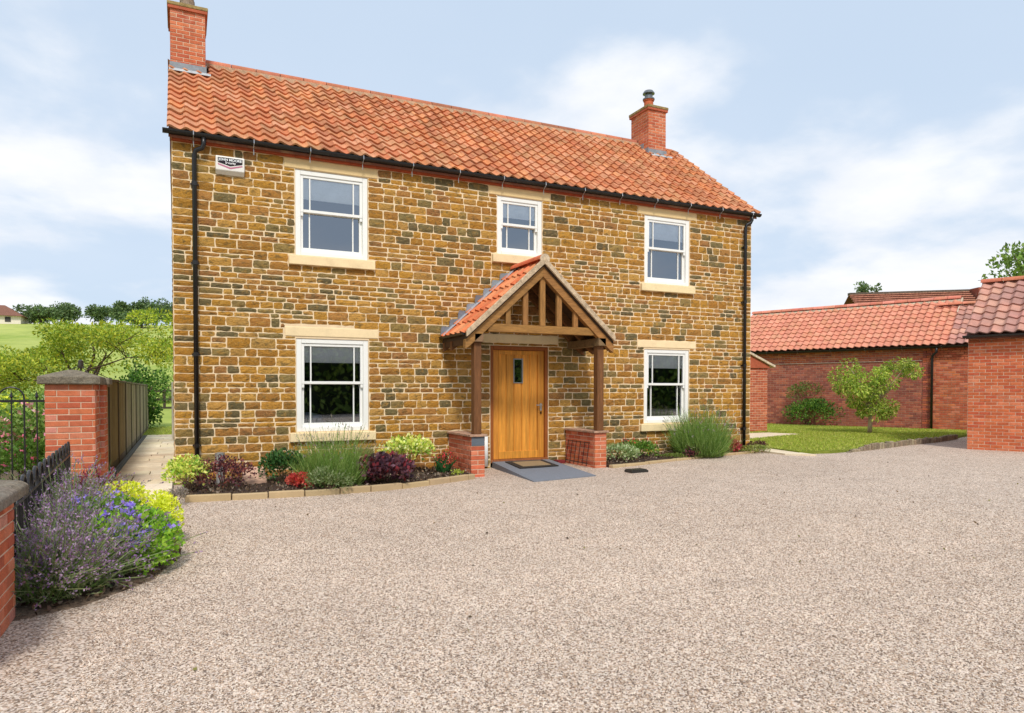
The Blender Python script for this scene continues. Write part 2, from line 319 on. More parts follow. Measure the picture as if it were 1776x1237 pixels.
def brick_face(frame, length, z0, z1, parent, mat='brick', pal=RED, pal_id='red', course=0.075, unit=0.225, bond='stretcher', proud=0.006, holes=(), individually=True, limit=300, joint=0.011, depth=0.03, out=None):
    """frame: world matrix, x along the face, -y outwards, z up.  Bricks stand a little proud of the mortar plane y=0."""
    n = max(1, round((z1-z0)/course)); ch = (z1-z0)/n; items = out if out is not None else []
    for r in range(n):
        za = z0+r*ch+joint/2; zb = za+ch-joint
        heads = (bond == 'english' and r % 2 == 1); u = unit/2 if heads else unit
        start = -(unit/2 if (r % 2 and not heads) else 0)-(unit/4 if heads else 0); x = start
        while x < length-0.005:
            uu = u
            if bond == 'flemish': uu = unit if int(round((x-start)/(unit*0.75))) % 2 == 0 else unit/2
            a, b = max(0, x)+joint/2, min(length, x+uu)-joint/2; x += uu
            if b-a < 0.03: continue
            if any(a < hx1 and b > hx0 and za < hz1 and zb > hz0 for hx0, hx1, hz0, hz1 in holes): continue
            y = -proud+random.uniform(-0.002, 0.002)
            mm, me = brick_mesh(b-a, zb-za, depth, pal_id, random.randrange(12), pal, mat)
            M = frame @ Matrix.Translation((a, y, za)) @ Matrix.Rotation(random.uniform(-0.006, 0.006), 4, 'Y')
            items.append((tuple((M @ Vector(((b-a)/2, 0, 0.03)))), b-a, (mm, me, M)))
    if out is not None: return items
    finish_bricks(items, parent, mat, limit if individually else 0); return items
def finish_bricks(items, parent, mat, limit=300, rest_name='brickwork'):
    big, rest = split_largest(items, limit)
    for c, s_, (mm, me, M) in big: place(bpy.data.objects.new('brick', me), parent, M)
    if rest:
        j = MB()
        for c, s_, (mm, me, M) in rest: j.add([M @ Vector(v) for v in mm.v], mm.f, mm.col)
        j.build(rest_name, mat, parent, kind='stuff')
def fr(x, y, z=0.0, ang=0.0): return Matrix.Translation((x, y, z)) @ Matrix.Rotation(ang, 4, 'Z')

# ---- pantiles
def pantile(w, L, lift=0.040, amp=0.027):
    n = 9; vs = []; fs = []
    def prof(p):
        q = p+0.07*math.sin(2*math.pi*p); return amp*math.cos(2*math.pi*(q-0.22))
    for j in (0, 1):
        for i in range(n):
            p = i/(n-1)*1.06
            vs.append((p*w, j*L, prof(p)+(lift if j == 0 else 0.0)))
    for i in range(n):
        p = i/(n-1)*1.06; vs.append((p*w, 0.004, prof(p)+lift-0.032))
    for i in range(n-1): fs += [(i, i+1, n+i+1, n+i), (2*n+i, 2*n+i+1, i+1, i)]
    vs += [(1.06*w, L, prof(1.06)-0.012)]; fs += [(n-1, 2*n+n-1, 3*n, 2*n-1)]
    return vs, fs
TILE_CACHE = {}
def tile_mesh(w, L, pal_id, var, pal, mat):
    key = (round(w, 4), round(L, 4), pal_id, var)
    if key not in TILE_CACHE:
        m = MB(jit(pal[var % len(pal)], *((0.05, 0.02) if pal_id == 'barn' else (0.08, 0.03)))); m.add(*pantile(w, L)); TILE_CACHE[key] = (m, m.mesh('roof_tile', mat))
    return TILE_CACHE[key]
def tile_roof(frame, width, slope_len, w, gauge, parent, mat, pal, pal_id, limit=300, skip=None, variants=40, wonk=0.009, x_first=0):
    """frame: x along the eave, y up the slope, z out of the roof"""
    nc = max(1, round(width/w)); ww = width/nc; nr = max(1, round(slope_len/gauge)); g = slope_len/nr; items = []
    for r in range(nr):
        for c in range(nc):
            if skip and skip(c*ww+ww/2, r*g+g/2): continue
            mm, me = tile_mesh(ww, g+0.07 if r < nr-1 else g+0.02, pal_id, random.randrange(variants), pal, mat)
            M = frame @ Matrix.Translation((c*ww+random.uniform(-0.002, 0.002), r*g+random.uniform(-wonk, wonk), random.uniform(-0.002, 0.007))) @ Matrix.Rotation(random.uniform(-0.018, 0.018), 4, 'Z')
            items.append((tuple(M @ Vector((ww/2, g/2, 0))), ww, (mm, me, M)))
    big, rest = split_largest(items, limit)
    for c, s_, (mm, me, M) in big: place(bpy.data.objects.new('roof_tile', me), parent, M)
    if rest:
        j = MB()
        for c, s_, (mm, me, M) in rest: j.add([M @ Vector(v) for v in mm.v], mm.f, mm.col)
        j.build('roof_tiling', mat, parent, kind='stuff')
def ridge_tiles(p, q, rad, seg, parent, mat, pal, name='ridge_tile', flat=0.8):
    p, q = Vector(p), Vector(q); d = q-p; n = max(1, round(d.length/seg)); d.normalize(); side = Vector((0, 0, 1)).cross(d).normalized()
    for i in range(n):
        a = p+d*(q-p).length*i/n; b = p+d*((q-p).length*(i+1)/n-0.012); m = MB(jit(random.choice(pal), 0.1))
        k = 9; vs = []
        for e, rr in ((a, rad), (b, rad)):
            for t in (1.0, 0.86):
                for j in range(k):
                    th = math.pi*j/(k-1); vs.append(e+side*math.cos(th)*rr*t+Vector((0, 0, 1))*math.sin(th)*rr*t*flat)
        fs = [(j, j+1, 2*k+j+1, 2*k+j) for j in range(k-1)]+[(k+j+1, k+j, 3*k+j, 3*k+j+1) for j in range(k-1)]+[(j+1, j, k+j, k+j+1) for j in range(k-1)]+[(2*k+j, 2*k+j+1, 3*k+j+1, 3*k+j) for j in range(k-1)]
        fs += [(0, 2*k, 3*k, k), (k-1, 2*k-1, 4*k-1, 3*k-1)]
        m.add(vs, fs).build(name, mat, parent, smooth=False)
        # bedding mortar in the joint

# ================================================================== THE SETTING
def sstep(a, b, x):
    t = min(1, max(0, (x-a)/(b-a))); return t*t*(3-2*t)
def drive_z(x): return 0.10*sstep(3.5, 11.0, x)
def hill_z(x, y):
    u = (y-17)/150; z = 0.0
    if u > 0:
        z = 15.8*(min(u, 1)**1.12) if u < 1 else 15.8+0.6*(1-math.exp(-(u-1)*3))
        z *= 1-0.55*sstep(15, 120, x); z += 0.5*math.sin(x*0.06+1)*min(1, u*2)+0.35*math.sin(y*0.09+x*0.03)*min(1, u*3)
    return z-0.06
xs = [-420, -250, -160]+[-110+5*i for i in range(47)]+[160, 240, 420]; ys = [-300, -120, -60, -30, -10, 5, 12, 17]+[20+5*i for i in range(46)]+[300, 400, 650]
m = MB(); m.add([(x, y, hill_z(x, y)) for y in ys for x in xs], [(j*len(xs)+i, j*len(xs)+i+1, (j+1)*len(xs)+i+1, (j+1)*len(xs)+i) for j in range(len(ys)-1) for i in range(len(xs)-1)])
tag(m.build('ground', 'meadow', smooth=True), 'green meadow rising to a low hill behind the house', kind='structure')

gx = [-1.25, 0, 1.5, 3, 3.5]+[4+0.5*i for i in range(15)]+[12, 16, 20, 24, 32]; gy = [-30, -20, -12, -6, 0, 3]
m = MB(); m.add([(x, y, drive_z(x)) for y in gy for x in gx], [(j*len(gx)+i, j*len(gx)+i+1, (j+1)*len(gx)+i+1, (j+1)*len(gx)+i) for j in range(len(gy)-1) for i in range(len(gx)-1)])
tag(m.build('gravel_drive', 'gravel', smooth=True), 'pale pinkish gravel drive', kind='structure')

# loose pebbles lying on the near part of the drive
fx, fy = 0.4289, 0.9033
fan = [(d*fx+r*fy, -11.78+d*fy-r*fx) for d, r in ((2.5, -2.5), (2.5, 2.5), (5.5, 4.6), (10.2, 8.0), (10.2, 0), (10.2, -4.5))]
cells = MB(); st = 0.5
def in_poly(x, y, P):
    c = False
    for i in range(len(P)):
        x0, y0 = P[i]; x1, y1 = P[i-1]
        if (y0 > y) != (y1 > y) and x < (x1-x0)*(y-y0)/(y1-y0)+x0: c = not c
    return c
BED_L = [(-1.02, -6.55), (-0.62, -6.35), (-0.22, -5.85), (-0.02, -5.1), (-0.03, -4.1), (-0.1, -3.0), (-0.14, -2.1), (-1.02, -2.1)]
for i in range(-3, 26):
    for j in range(-24, 1):
        x, y = i*st, j*st
        if in_poly(x+st/2, y+st/2, fan) and x > -1.0 and not (y > -2.3 and x < 7):
            cells.add([(x, y, drive_z(x)), (x+st, y, drive_z(x+st)), (x+st, y+st, drive_z(x+st)), (x, y+st, drive_z(x))], [(0, 1, 2, 3)])
dens_v = [7600*(1-sstep(6.5, 11.0, math.hypot(v[0], v[1]+11.78))) for v in cells.v]
peb = cells.build('pebbles', 'pebble', kind='stuff'); tag(peb, 'loose pale and brown pebbles covering the near drive', 'gravel')
at_ = peb.data.attributes.new('dens', 'FLOAT', 'POINT'); at_.data.foreach_set('value', dens_v)
ng = bpy.data.node_groups.new('scatter pebbles', 'GeometryNodeTree')
ng.interface.new_socket('Geometry', in_out='INPUT', socket_type='NodeSocketGeometry'); ng.interface.new_socket('Geometry', in_out='OUTPUT', socket_type='NodeSocketGeometry')
gi = ng.nodes.new('NodeGroupInput'); go = ng.nodes.new('NodeGroupOutput')
dp = ng.nodes.new('GeometryNodeDistributePointsOnFaces'); na = ng.nodes.new('GeometryNodeInputNamedAttribute'); na.data_type = 'FLOAT'; na.inputs['Name'].default_value = 'dens'; ng.links.new(na.outputs['Attribute'], dp.inputs['Density']); ng.links.new(gi.outputs[0], dp.inputs[0])
ico = ng.nodes.new('GeometryNodeMeshIcoSphere'); ico.inputs['Radius'].default_value = 1; ico.inputs['Subdivisions'].default_value = 1
sm = ng.nodes.new('GeometryNodeSetMaterial'); sm.inputs['Material'].default_value = MATS['pebble']; ng.links.new(ico.outputs[0], sm.inputs[0])
ip = ng.nodes.new('GeometryNodeInstanceOnPoints'); ng.links.new(dp.outputs[0], ip.inputs[0]); ng.links.new(sm.outputs[0], ip.inputs['Instance'])
rv = ng.nodes.new('FunctionNodeRandomValue'); rv.data_type = 'FLOAT_VECTOR'; rv.inputs[0].default_value = (0, 0, 0); rv.inputs[1].default_value = (0.5, 0.5, 6.28); ng.links.new(rv.outputs[0], ip.inputs['Rotation'])
rs = ng.nodes.new('FunctionNodeRandomValue'); rs.data_type = 'FLOAT_VECTOR'; rs.inputs[0].default_value = (0.003, 0.0025, 0.002); rs.inputs[1].default_value = (0.0088, 0.007, 0.0058); rs.inputs['Seed'].default_value = 5; ng.links.new(rs.outputs[0], ip.inputs['Scale'])
ng.links.new(ip.outputs[0], go.inputs[0]); md = peb.modifiers.new('scatter', 'NODES'); md.node_group = ng

# ================================================================== THE STONE HOUSE
HX0, HX1, HD = -0.11, 11.50, 5.8
EAVE = 5.24
house = thing('stone_house', 'two storey golden ironstone house with red pantile roof and white sash windows', 'house', (-0.11, 0, 0))
WINS = [(1.69, 2.88, 3.66, 5.05, 'up'), (5.29, 6.23, 3.98, 5.05, 'up'), (8.61, 9.77, 3.66, 5.05, 'up'), (1.69, 2.88, 0.77, 2.30, 'down'), (8.61, 9.77, 0.77, 2.30, 'down')]
DOOR = (5.15, 6.36, 0.0, 2.28)
openings = [w[:4] for w in WINS]+[DOOR]
CREAM = S(236, 214, 172)
bands = []                                                          # lintels and sills, set into the stonework
for x0, x1, z0, z1, k in WINS:
    lt = 5.215 if k == 'up' else 2.485; ov = 0.17
    bands.append(('lintel', x0-ov, x1+ov, lt-0.155 if k == 'up' else 2.335, lt)); bands.append(('sill', x0-0.11, x1+0.11, z0-0.165, z0-0.02))
bands.append(('lintel', 4.89, 6.57, 2.335, 2.49))

def wall_with_openings(x0, x1, z0, z1, holes, y, reveal, col):
    m = MB(col); xs = sorted({x0, x1, *[h[0] for h in holes], *[h[1] for h in holes]}); zs = sorted({z0, z1, *[h[2] for h in holes], *[h[3] for h in holes]})
    xs = [x for x in xs if x0 <= x <= x1]; zs = [z for z in zs if z0 <= z <= z1]
    for i in range(len(xs)-1):
        for j in range(len(zs)-1):
            cx, cz = (xs[i]+xs[i+1])/2, (zs[j]+zs[j+1])/2
            if any(h[0] < cx < h[1] and h[2] < cz < h[3] for h in holes): continue
            m.box(xs[i], xs[i+1], y, y+reveal, zs[j], zs[j+1])
    return m
wall_with_openings(HX0, HX1, -0.1, EAVE, openings, 0.0, 0.28, S(232, 206, 168)).build('front_wall', 'mortar', house)
shell = MB(S(214, 186, 140))
shell.box(HX0, HX0+0.28, 0.281, HD, -0.1, EAVE); shell.box(HX1-0.28, HX1, 0.281, HD, -0.1, EAVE); shell.box(HX0+0.281, HX1-0.281, HD-0.28, HD, -0.1, EAVE)
RY, RZ, EY, EZ = 2.9, 7.70, -0.17, 5.34
for xx in (HX0, HX1-0.28):
    shell.prism([(0.0, EAVE+0.001), (HD, EAVE+0.001), (RY, RZ-0.16)], 'x', xx+0.002, xx+0.278)
shell.build('side_wall', 'mortar', house)
inner = MB(S(64, 60, 56)); inner.box(HX0+0.29, HX1-0.29, 2.2, 2.3, 0.0, EAVE-0.05); inner.box(HX0+0.29, HX1-0.29, 0.29, 2.19, 2.62, 2.9); inner.box(HX0+0.29, HX1-0.29, 0.29, 2.19, -0.05, 0.1); inner.box(HX0+0.29, HX1-0.29, 0.29, HD-0.3, EAVE-0.04, EAVE+0.1)  # partition and floors coloured dark to paint in the gloom of unlit rooms
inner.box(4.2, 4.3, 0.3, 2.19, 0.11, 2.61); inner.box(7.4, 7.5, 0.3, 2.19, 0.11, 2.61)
inner.build('interior', 'room_gloom', house)

OCH = [S(188, 136, 60), S(178, 126, 52), S(194, 146, 74), S(172, 120, 52), S(182, 138, 74), S(190, 138, 58), S(166, 116, 56)]
OLV = [S(130, 112, 70), S(120, 106, 70), S(142, 120, 74), S(110, 98, 68), S(150, 124, 72), S(104, 92, 64)]
BRN = [S(168, 118, 60), S(160, 112, 66), S(178, 126, 68)]
def stone_col(z):
    r = random.random()
    return jit(random.choice(OCH if r < 0.62 else OLV if r < 0.85 else BRN), 0.10, 0.02)
def stone(u0, u1, z0, z1, hi=0.016):
    """rock-faced block: (u, out, z) with out the distance proud of the mortar plane"""
    w, h = u1-u0, z1-z0; nu = 4 if w < 0.22 else 5; nv = 3 if h < 0.1 else 4; vs = []; fs = []
    col = stone_col(z0); b = MB(col)
    ph = random.uniform(0, 6)
    for j in range(nv):
        for i in range(nu):
            a, c = i/(nu-1), j/(nv-1); edge = i in (0, nu-1) or j in (0, nv-1); corner = i in (0, nu-1) and j in (0, nv-1)
            du = random.uniform(-0.008, 0.008) if not corner else random.uniform(-0.002, 0.002)
            dz = random.uniform(-0.006, 0.006) if edge else random.uniform(-0.012, 0.012)*h/0.15
            if corner: dz = (0.008 if j == 0 else -0.008)*random.uniform(0.0, 1.0); du += (0.010 if i == 0 else -0.010)*random.uniform(0, 1)
            out = (random.uniform(0.0, 0.006) if edge else random.uniform(0.3, 1.0)*hi)
            vs.append((u0+a*w+du, out, z0+c*h+dz))
    fs = [(j*nu+i, j*nu+i+1, (j+1)*nu+i+1, (j+1)*nu+i) for j in range(nv-1) for i in range(nu-1)]
    ring = [i for i in range(nu)]+[j*nu+nu-1 for j in range(1, nv)]+[(nv-1)*nu+i for i in range(nu-2, -1, -1)]+[j*nu for j in range(nv-2, 0, -1)]
    k = len(vs); vs += [(vs[i][0], -0.015, vs[i][2]) for i in ring]; n = len(ring)
    fs += [(ring[(i+1) % n], ring[i], k+i, k+(i+1) % n) for i in range(n)]
    return b.add(vs, fs)
def lay_stones(u0, u1, z0, z1, holes):
    out = []; z = z0; J = 0.014
    def row(a, b, za, zb):
        x = a
        while x < b-0.02:
            L = random.uniform(0.17, 0.36) if zb-za > 0.1 else random.uniform(0.14, 0.36)
            if b-(x+L) < 0.12: L = b-x
            if L > 0.45: L = L/2
            out.append(stone(x+J/2, x+L-J/2, za+J/2, zb-J/2)); x += L
    def clipped(a, b, za, zb):
        cuts = [h for h in holes if h[2] < zb-0.004 and h[3] > za+0.004 and h[0] < b and h[1] > a]
        xs = sorted({a, b, *[min(b, max(a, h[0]-0.006)) for h in cuts], *[min(b, max(a, h[1]+0.006)) for h in cuts]})
        for p, q in zip(xs, xs[1:]):
            if q-p < 0.045: continue
            mid = (p+q)/2; lo, hi = za, zb
            for h in cuts:
                if h[0] < mid < h[1]:
                    if h[2] > lo and h[2]-lo >= hi-h[3]: hi = min(hi, h[2])
                    else: lo = max(lo, h[3])
            if hi-lo > 0.05: row(p, q, lo, hi)
    while z < z1-0.03:
        H = random.choice((0.085, 0.115, 0.125, 0.135, 0.145, 0.15, 0.175)); H = min(H, z1-z)
        if z1-z-H < 0.06: H = z1-z
        x = u0
        while x < u1:
            L = min(u1-x, random.uniform(0.7, 2.4))
            if u1-(x+L) < 0.3: L = u1-x
            if random.random() < (0.75 if H > 0.16 else 0.3 if H > 0.14 else 0.0):
                k = H*random.uniform(0.42, 0.58); clipped(x, x+L, z, z+k); clipped(x, x+L, z+k, z+H)
            else: clipped(x, x+L, z, z+H)
            x += L
        z += H
    return out
holes = openings+[b[1:5] for b in bands]
items = []
for st_ in lay_stones(HX0, HX1, -0.08, EAVE-0.02, holes):
    us = [v[0] for v in st_.v]; zs_ = [v[2] for v in st_.v]; st_.v = [(u, -o, z) for u, o, z in st_.v]
    items.append((((min(us)+max(us))/2, 0, (min(zs_)+max(zs_))/2), math.sqrt((max(us)-min(us))*(max(zs_)-min(zs_))), st_))
big, rest = split_largest(items, 300)
for c, s_, b in big: b.build('stone', 'ironstone', house)
j = MB()
for c, s_, b in rest: j.join(b)
for st_ in lay_stones(0.05, HD, -0.08, EAVE-0.02, []):               # gable towards the path
    st_.v = [(HX0-o, HD-u, z) for u, o, z in st_.v]; j.join(st_)
j.build('stone_facing', 'ironstone', house, kind='stuff')
for nm, x0, x1, z0, z1 in bands:
    c = jit(S(226, 196, 144) if z1 > 4 and nm == 'lintel' else S(238, 214, 168), 0.03, 0.015)
    pr_ = 0.012 if nm == 'lintel' else 0.07
    MB(c).box(x0, x1, -pr_, 0.05, z0, z1).build(nm, 'cut_stone', house, bevel=0.008)

WHITE = S(240, 238, 232)
def sash_window(x0, x1, z0, z1, kind):
    w = thing('window', None, None, ((x0+x1)/2, 0.03, z0), parent=house)
    f = 0.085; y0, y1 = 0.012, 0.12; zm = z0+(z1-z0)*0.525
    m = MB(WHITE); m.box(x0+0.003, x0+f, y0, y1, z0, z1-0.004); m.box(x1-f, x1-0.003, y0, y1, z0, z1-0.004); m.box(x0+f+0.001, x1-f-0.001, y0, y1, z1-0.075, z1-0.004); m.box(x0+f+0.001, x1-f-0.001, y0-0.012, y1, z0, z0+0.06)
    m.build('frame', 'white_paint', w, bevel=0.004)
    def sash(a, b, lo, hi, y, name, top):
        s_ = MB(WHITE); t = 0.045; tb = 0.045 if top else 0.075; tt = 0.045
        s_.box(a, a+t, y, y+0.045, lo, hi); s_.box(b-t, b, y, y+0.045, lo, hi); s_.box(a+t+0.0005, b-t-0.0005, y, y+0.045, lo, lo+tb); s_.box(a+t+0.0005, b-t-0.0005, y, y+0.045, hi-tt, hi)
        if top:
            for xx in (a, b-t): s_.prism([(xx+0.002, lo-0.06), (xx+t-0.002, lo-0.06), (xx+t-0.002, lo), (xx+0.002, lo)], 'y', y+0.006, y+0.04)
        s_.build(name, 'white_paint', w, bevel=0.003)
        for xx in (a+t+0.105, b-t-0.105): MB(WHITE).box(xx-0.010, xx+0.010, y+0.006, y+0.038, lo+tb+0.0005, hi-tt-0.0005).build('glazing_bar', 'white_paint', w)
        cuts = [a+t, a+t+0.095, a+t+0.115, b-t-0.115, b-t-0.095, b-t]
        for p, q in ((0, 1), (2, 3), (4, 5)): MB((0.6, 0.7, 0.7)).add([(cuts[p], y+0.022, lo+tb), (cuts[q], y+0.022, lo+tb), (cuts[q], y+0.022, hi-tt), (cuts[p], y+0.022, hi-tt)], [(0, 1, 2, 3)]).build('pane', 'glass', w)
    a, b = x0+f+0.002, x1-f-0.002
    sash(a, b, zm-0.02, z1-0.077, 0.028, 'upper_sash', True); sash(a, b, z0+0.062, zm+0.02, 0.078, 'lower_sash', False)
    bl = MB(S(246, 246, 244)); h = (z1-z0)*(0.27 if kind == 'up' else 0.2)
    n = 14; bl.add([(p, 0.0785+0.002*math.sin(i*1.1), z1-0.06-h*i/n) for i in range(n+1) for p in (a, b)], [(2*i, 2*i+1, 2*i+3, 2*i+2) for i in range(n)])
    bl.box(a, b, 0.0755, 0.0825, z1-0.085-h, z1-0.0605-h); bl.build('blind', 'plain', w)
    return w
for wv in WINS: sash_window(*wv)

# front door
d = thing('door', None, None, (5.75, 0.06, 0.12), parent=house); d['label'] = 'golden oak plank front door with a small dark slit pane'
OAK = S(214, 144, 56)
m = MB(S(150, 84, 36)); m.box(5.153, 5.215, 0.0, 0.13, 0.10, 2.275); m.box(6.295, 6.357, 0.0, 0.13, 0.10, 2.275); m.box(5.216, 6.294, 0.0, 0.13, 2.205, 2.275); m.build('door_frame', 'oak', d, bevel=0.005)
MB(S(150, 92, 56)).box(5.153, 6.357, -0.03, 0.16, 0.10, 0.155).build('threshold', 'oak', d, bevel=0.006)
pl = [5.2165, 5.335, 5.50, 5.665, 5.83, 5.995, 6.16, 6.2935]
WX0, WX1, WZ0, WZ1 = 5.665, 5.83, 1.60, 2.03
for i in range(7):
    a, b = pl[i]+0.0015, pl[i+1]-0.0015; col = jit(OAK, 0.10, 0.03); edge = i in (0, 6); m = MB(col); y = 0.048 if edge else 0.058
    segs = [(0.16, WZ0), (WZ1, 2.2)] if abs(a-WX0) < 0.01 else [(0.16, 2.2)]
    for z0, z1 in segs:
        if edge: m.box(a, b, y, 0.1, z0, z1)
        else:
            c = 0.013; m.prism([(a, 0.1), (a, y+c), (a+c, y), (b-c, y), (b, y+c), (b, 0.1)], 'z', z0, z1)
    m.build('plank', 'oak', d)
MB(jit(OAK, 0.05)).box(5.337, 6.158, 0.042, 0.0575, 0.161, 0.30).build('bottom_rail', 'oak', d, bevel=0.004); MB(jit(OAK, 0.05)).box(5.337, 6.158, 0.044, 0.0575, 2.12, 2.199).build('top_rail', 'oak', d, bevel=0.004)
m = MB(S(150, 150, 148)); t = 0.018
m.box(WX0-t, WX0, 0.044, 0.09, WZ0-t, WZ1+t); m.box(WX1, WX1+t, 0.044, 0.09, WZ0-t, WZ1+t); m.box(WX0, WX1, 0.044, 0.09, WZ0-t, WZ0); m.box(WX0, WX1, 0.044, 0.09, WZ1, WZ1+t); m.build('pane_surround', 'metal', d)
MB((0.6, 0.7, 0.7)).box(WX0+0.001, WX1-0.001, 0.07, 0.076, WZ0+0.001, WZ1-0.001).build('pane', 'glass', d)
MB(S(20, 18, 16)).box(5.216, 6.294, 0.13, 0.15, 0.16, 2.2).build('door_backing', 'room_gloom', d)
m = MB(S(190, 188, 182)); m.box(6.205, 6.245, 0.036, 0.0475, 1.06, 1.20); m.tube([(6.225, 0.04, 1.165), (6.225, -0.01, 1.165), (6.21, -0.018, 1.165), (6.10, -0.018, 1.165)], 0.010, 8); m.build('handle', 'metal', d)
m = MB(S(60, 40, 30)); m.lathe([(0.016, -0.02), (0.016, 0.02)], (6.225, 0.036, 1.02), 8); m.build('lock', 'metal', d)

# roof
slope = Vector((0, RY-EY, RZ-EZ)); SL = slope.length; ang = math.atan2(RZ-EZ, RY-EY)
roof = MB(S(120, 70, 50)); X0, X1 = HX0-0.06, HX1+0.06
t = 0.05; roof.prism([(EY+0.05, EZ-t*1.2), (RY, RZ-t), (HD+0.2, EZ-t), (HD+0.2, EZ-t-0.08), (RY, RZ-t-0.12), (EY+0.05, EZ-t*1.2-0.04)], 'x', X0+0.02, X1-0.02)
roof = roof.build('roof', 'clay_tile', house)
ROOFP = [S(200, 130, 90), S(194, 120, 80), S(206, 140, 102), S(190, 116, 78), S(210, 148, 110), S(198, 126, 82), S(184, 118, 82), S(204, 138, 94), S(186, 128, 90), S(198, 138, 102), S(176, 112, 78)]
CHL = (-0.14, 0.45, 2.35, 3.25); CHR = (10.43, 10.96, 2.35, 3.09)
def under_chimney(u, v):
    x = X0+u; y = EY+v*math.cos(ang); return any(c[0]-0.02 < x < c[1]+0.02 and y > c[2]+0.06 for c in (CHL, CHR))
frame = Matrix.Translation((X0, EY, EZ)) @ Matrix.Rotation(ang, 4, 'X')
tile_roof(frame, X1-X0, SL-0.06, 0.224, 0.262, roof, 'clay_tile', ROOFP, 'house', skip=under_chimney)
back = Matrix.Translation((X1, HD+0.2, EZ)) @ Matrix.Rotation(math.pi, 4, 'Z') @ Matrix.Rotation(math.atan2(RZ-EZ, HD+0.2-RY), 4, 'X')
tile_roof(back, X1-X0, 3.85, 0.224, 0.262, roof, 'clay_tile', ROOFP, 'house', limit=0, skip=lambda u, v: False)
RIDGEP = [S(186, 112, 84), S(172, 104, 80), S(160, 100, 74), S(196, 120, 92)]
ridge_tiles((CHL[1]+0.02, RY, RZ-0.035), (CHR[0]-0.02, RY, RZ-0.035), 0.13, 0.45, roof, 'clay_tile', RIDGEP, flat=0.85)
ridge_tiles((CHR[1]+0.0, RY, RZ-0.07), (X1-0.02, RY, RZ-0.07), 0.11, 0.6, roof, 'clay_tile', RIDGEP, flat=0.7)
m = MB(S(176, 140, 110)); m.prism([(RY-0.19, RZ-0.15), (RY-0.13, RZ-0.03), (RY+0.13, RZ-0.03), (RY+0.19, RZ-0.15)], 'x', CHL[1]+0.01, CHR[0]-0.01); m.build('ridge_bedding', 'weathered_stone', roof)
# eaves: moulded brick course, black gutter with metal brackets, two downpipes
n = 26; st_ = (HX1-HX0)/n
for i in range(n): MB(jit(S(172, 82, 52), 0.07)).box(HX0+i*st_+0.002, HX0+(i+1)*st_-0.002, -0.075, 0.26, EAVE-0.016, EAVE+0.075).build('eaves_brick', 'brick', house)
def half_pipe(p, q, rad, col, nk=9, side=None):
    p, q = Vector(p), Vector(q); d_ = (q-p).normalized(); sd = Vector((0, 0, 1)).cross(d_).normalized(); m = MB(col); vs = []
    for e in (p, q):
        for t in (1.0, 0.93):
            for k in range(nk): th = math.pi+math.pi*k/(nk-1); vs.append(e+sd*math.cos(th)*rad*t+Vector((0, 0, 1))*math.sin(th)*rad*t)
    K = nk; fs = [(k+1, k, 2*K+k, 2*K+k+1) for k in range(K-1)]+[(K+k, K+k+1, 3*K+k+1, 3*K+k) for k in range(K-1)]+[(0, K, 3*K, 2*K), (K-1, 3*K-1, 4*K-1, 2*K-1)]
    for e, b0 in ((p, 0), (q, 2*K)): fs.append(tuple(b0+k for k in range(K)))
    return m.add(vs, fs)
BLACK = S(30, 28, 28)
half_pipe((HX0-0.12, -0.135, 5.345), (HX1+0.12, -0.135, 5.345), 0.06, BLACK).build('gutter', 'black_plastic', house, smooth=False)
m = MB(BLACK)
for k in range(14):
    x = HX0+0.30+k*0.86
    m = MB(S(176, 176, 178)); m.tube([(x, -0.19, 5.36), (x, -0.20, 5.30), (x, -0.135, 5.262), (x, -0.10, 5.235), (x+0.005, -0.088, 5.15)], 0.007, 5); m.build('gutter_bracket', 'metal', house)
def downpipe(x, zt, zb, parent, out=-0.075, gut=-0.135, col=BLACK, clips=(0.6, 2.0, 3.4, 4.6)):
    m = MB(col); m.tube([(x+0.13, gut, zt), (x+0.13, gut, zt-0.10), (x+0.11, gut+0.02, zt-0.16), (x+0.02, out-0.02, zt-0.20), (x, out, zt-0.27), (x, out, zb)], 0.036, 10); p = m.build('downpipe', 'black_plastic', parent, smooth=True)
    for z in clips:
        if zb < z < zt-0.3: c = MB(col); c.lathe([(0.044, -0.03), (0.044, 0.03)], (x, out, z), 10); c.box(x-0.06, x+0.06, out+0.03, out+0.06, z-0.012, z+0.012); c.build('pipe_clip', 'black_plastic', p)
downpipe(0.20, 5.30, 0.02, house); downpipe(11.26, 5.30, 0.1, house)
for z in (5.31,): pass

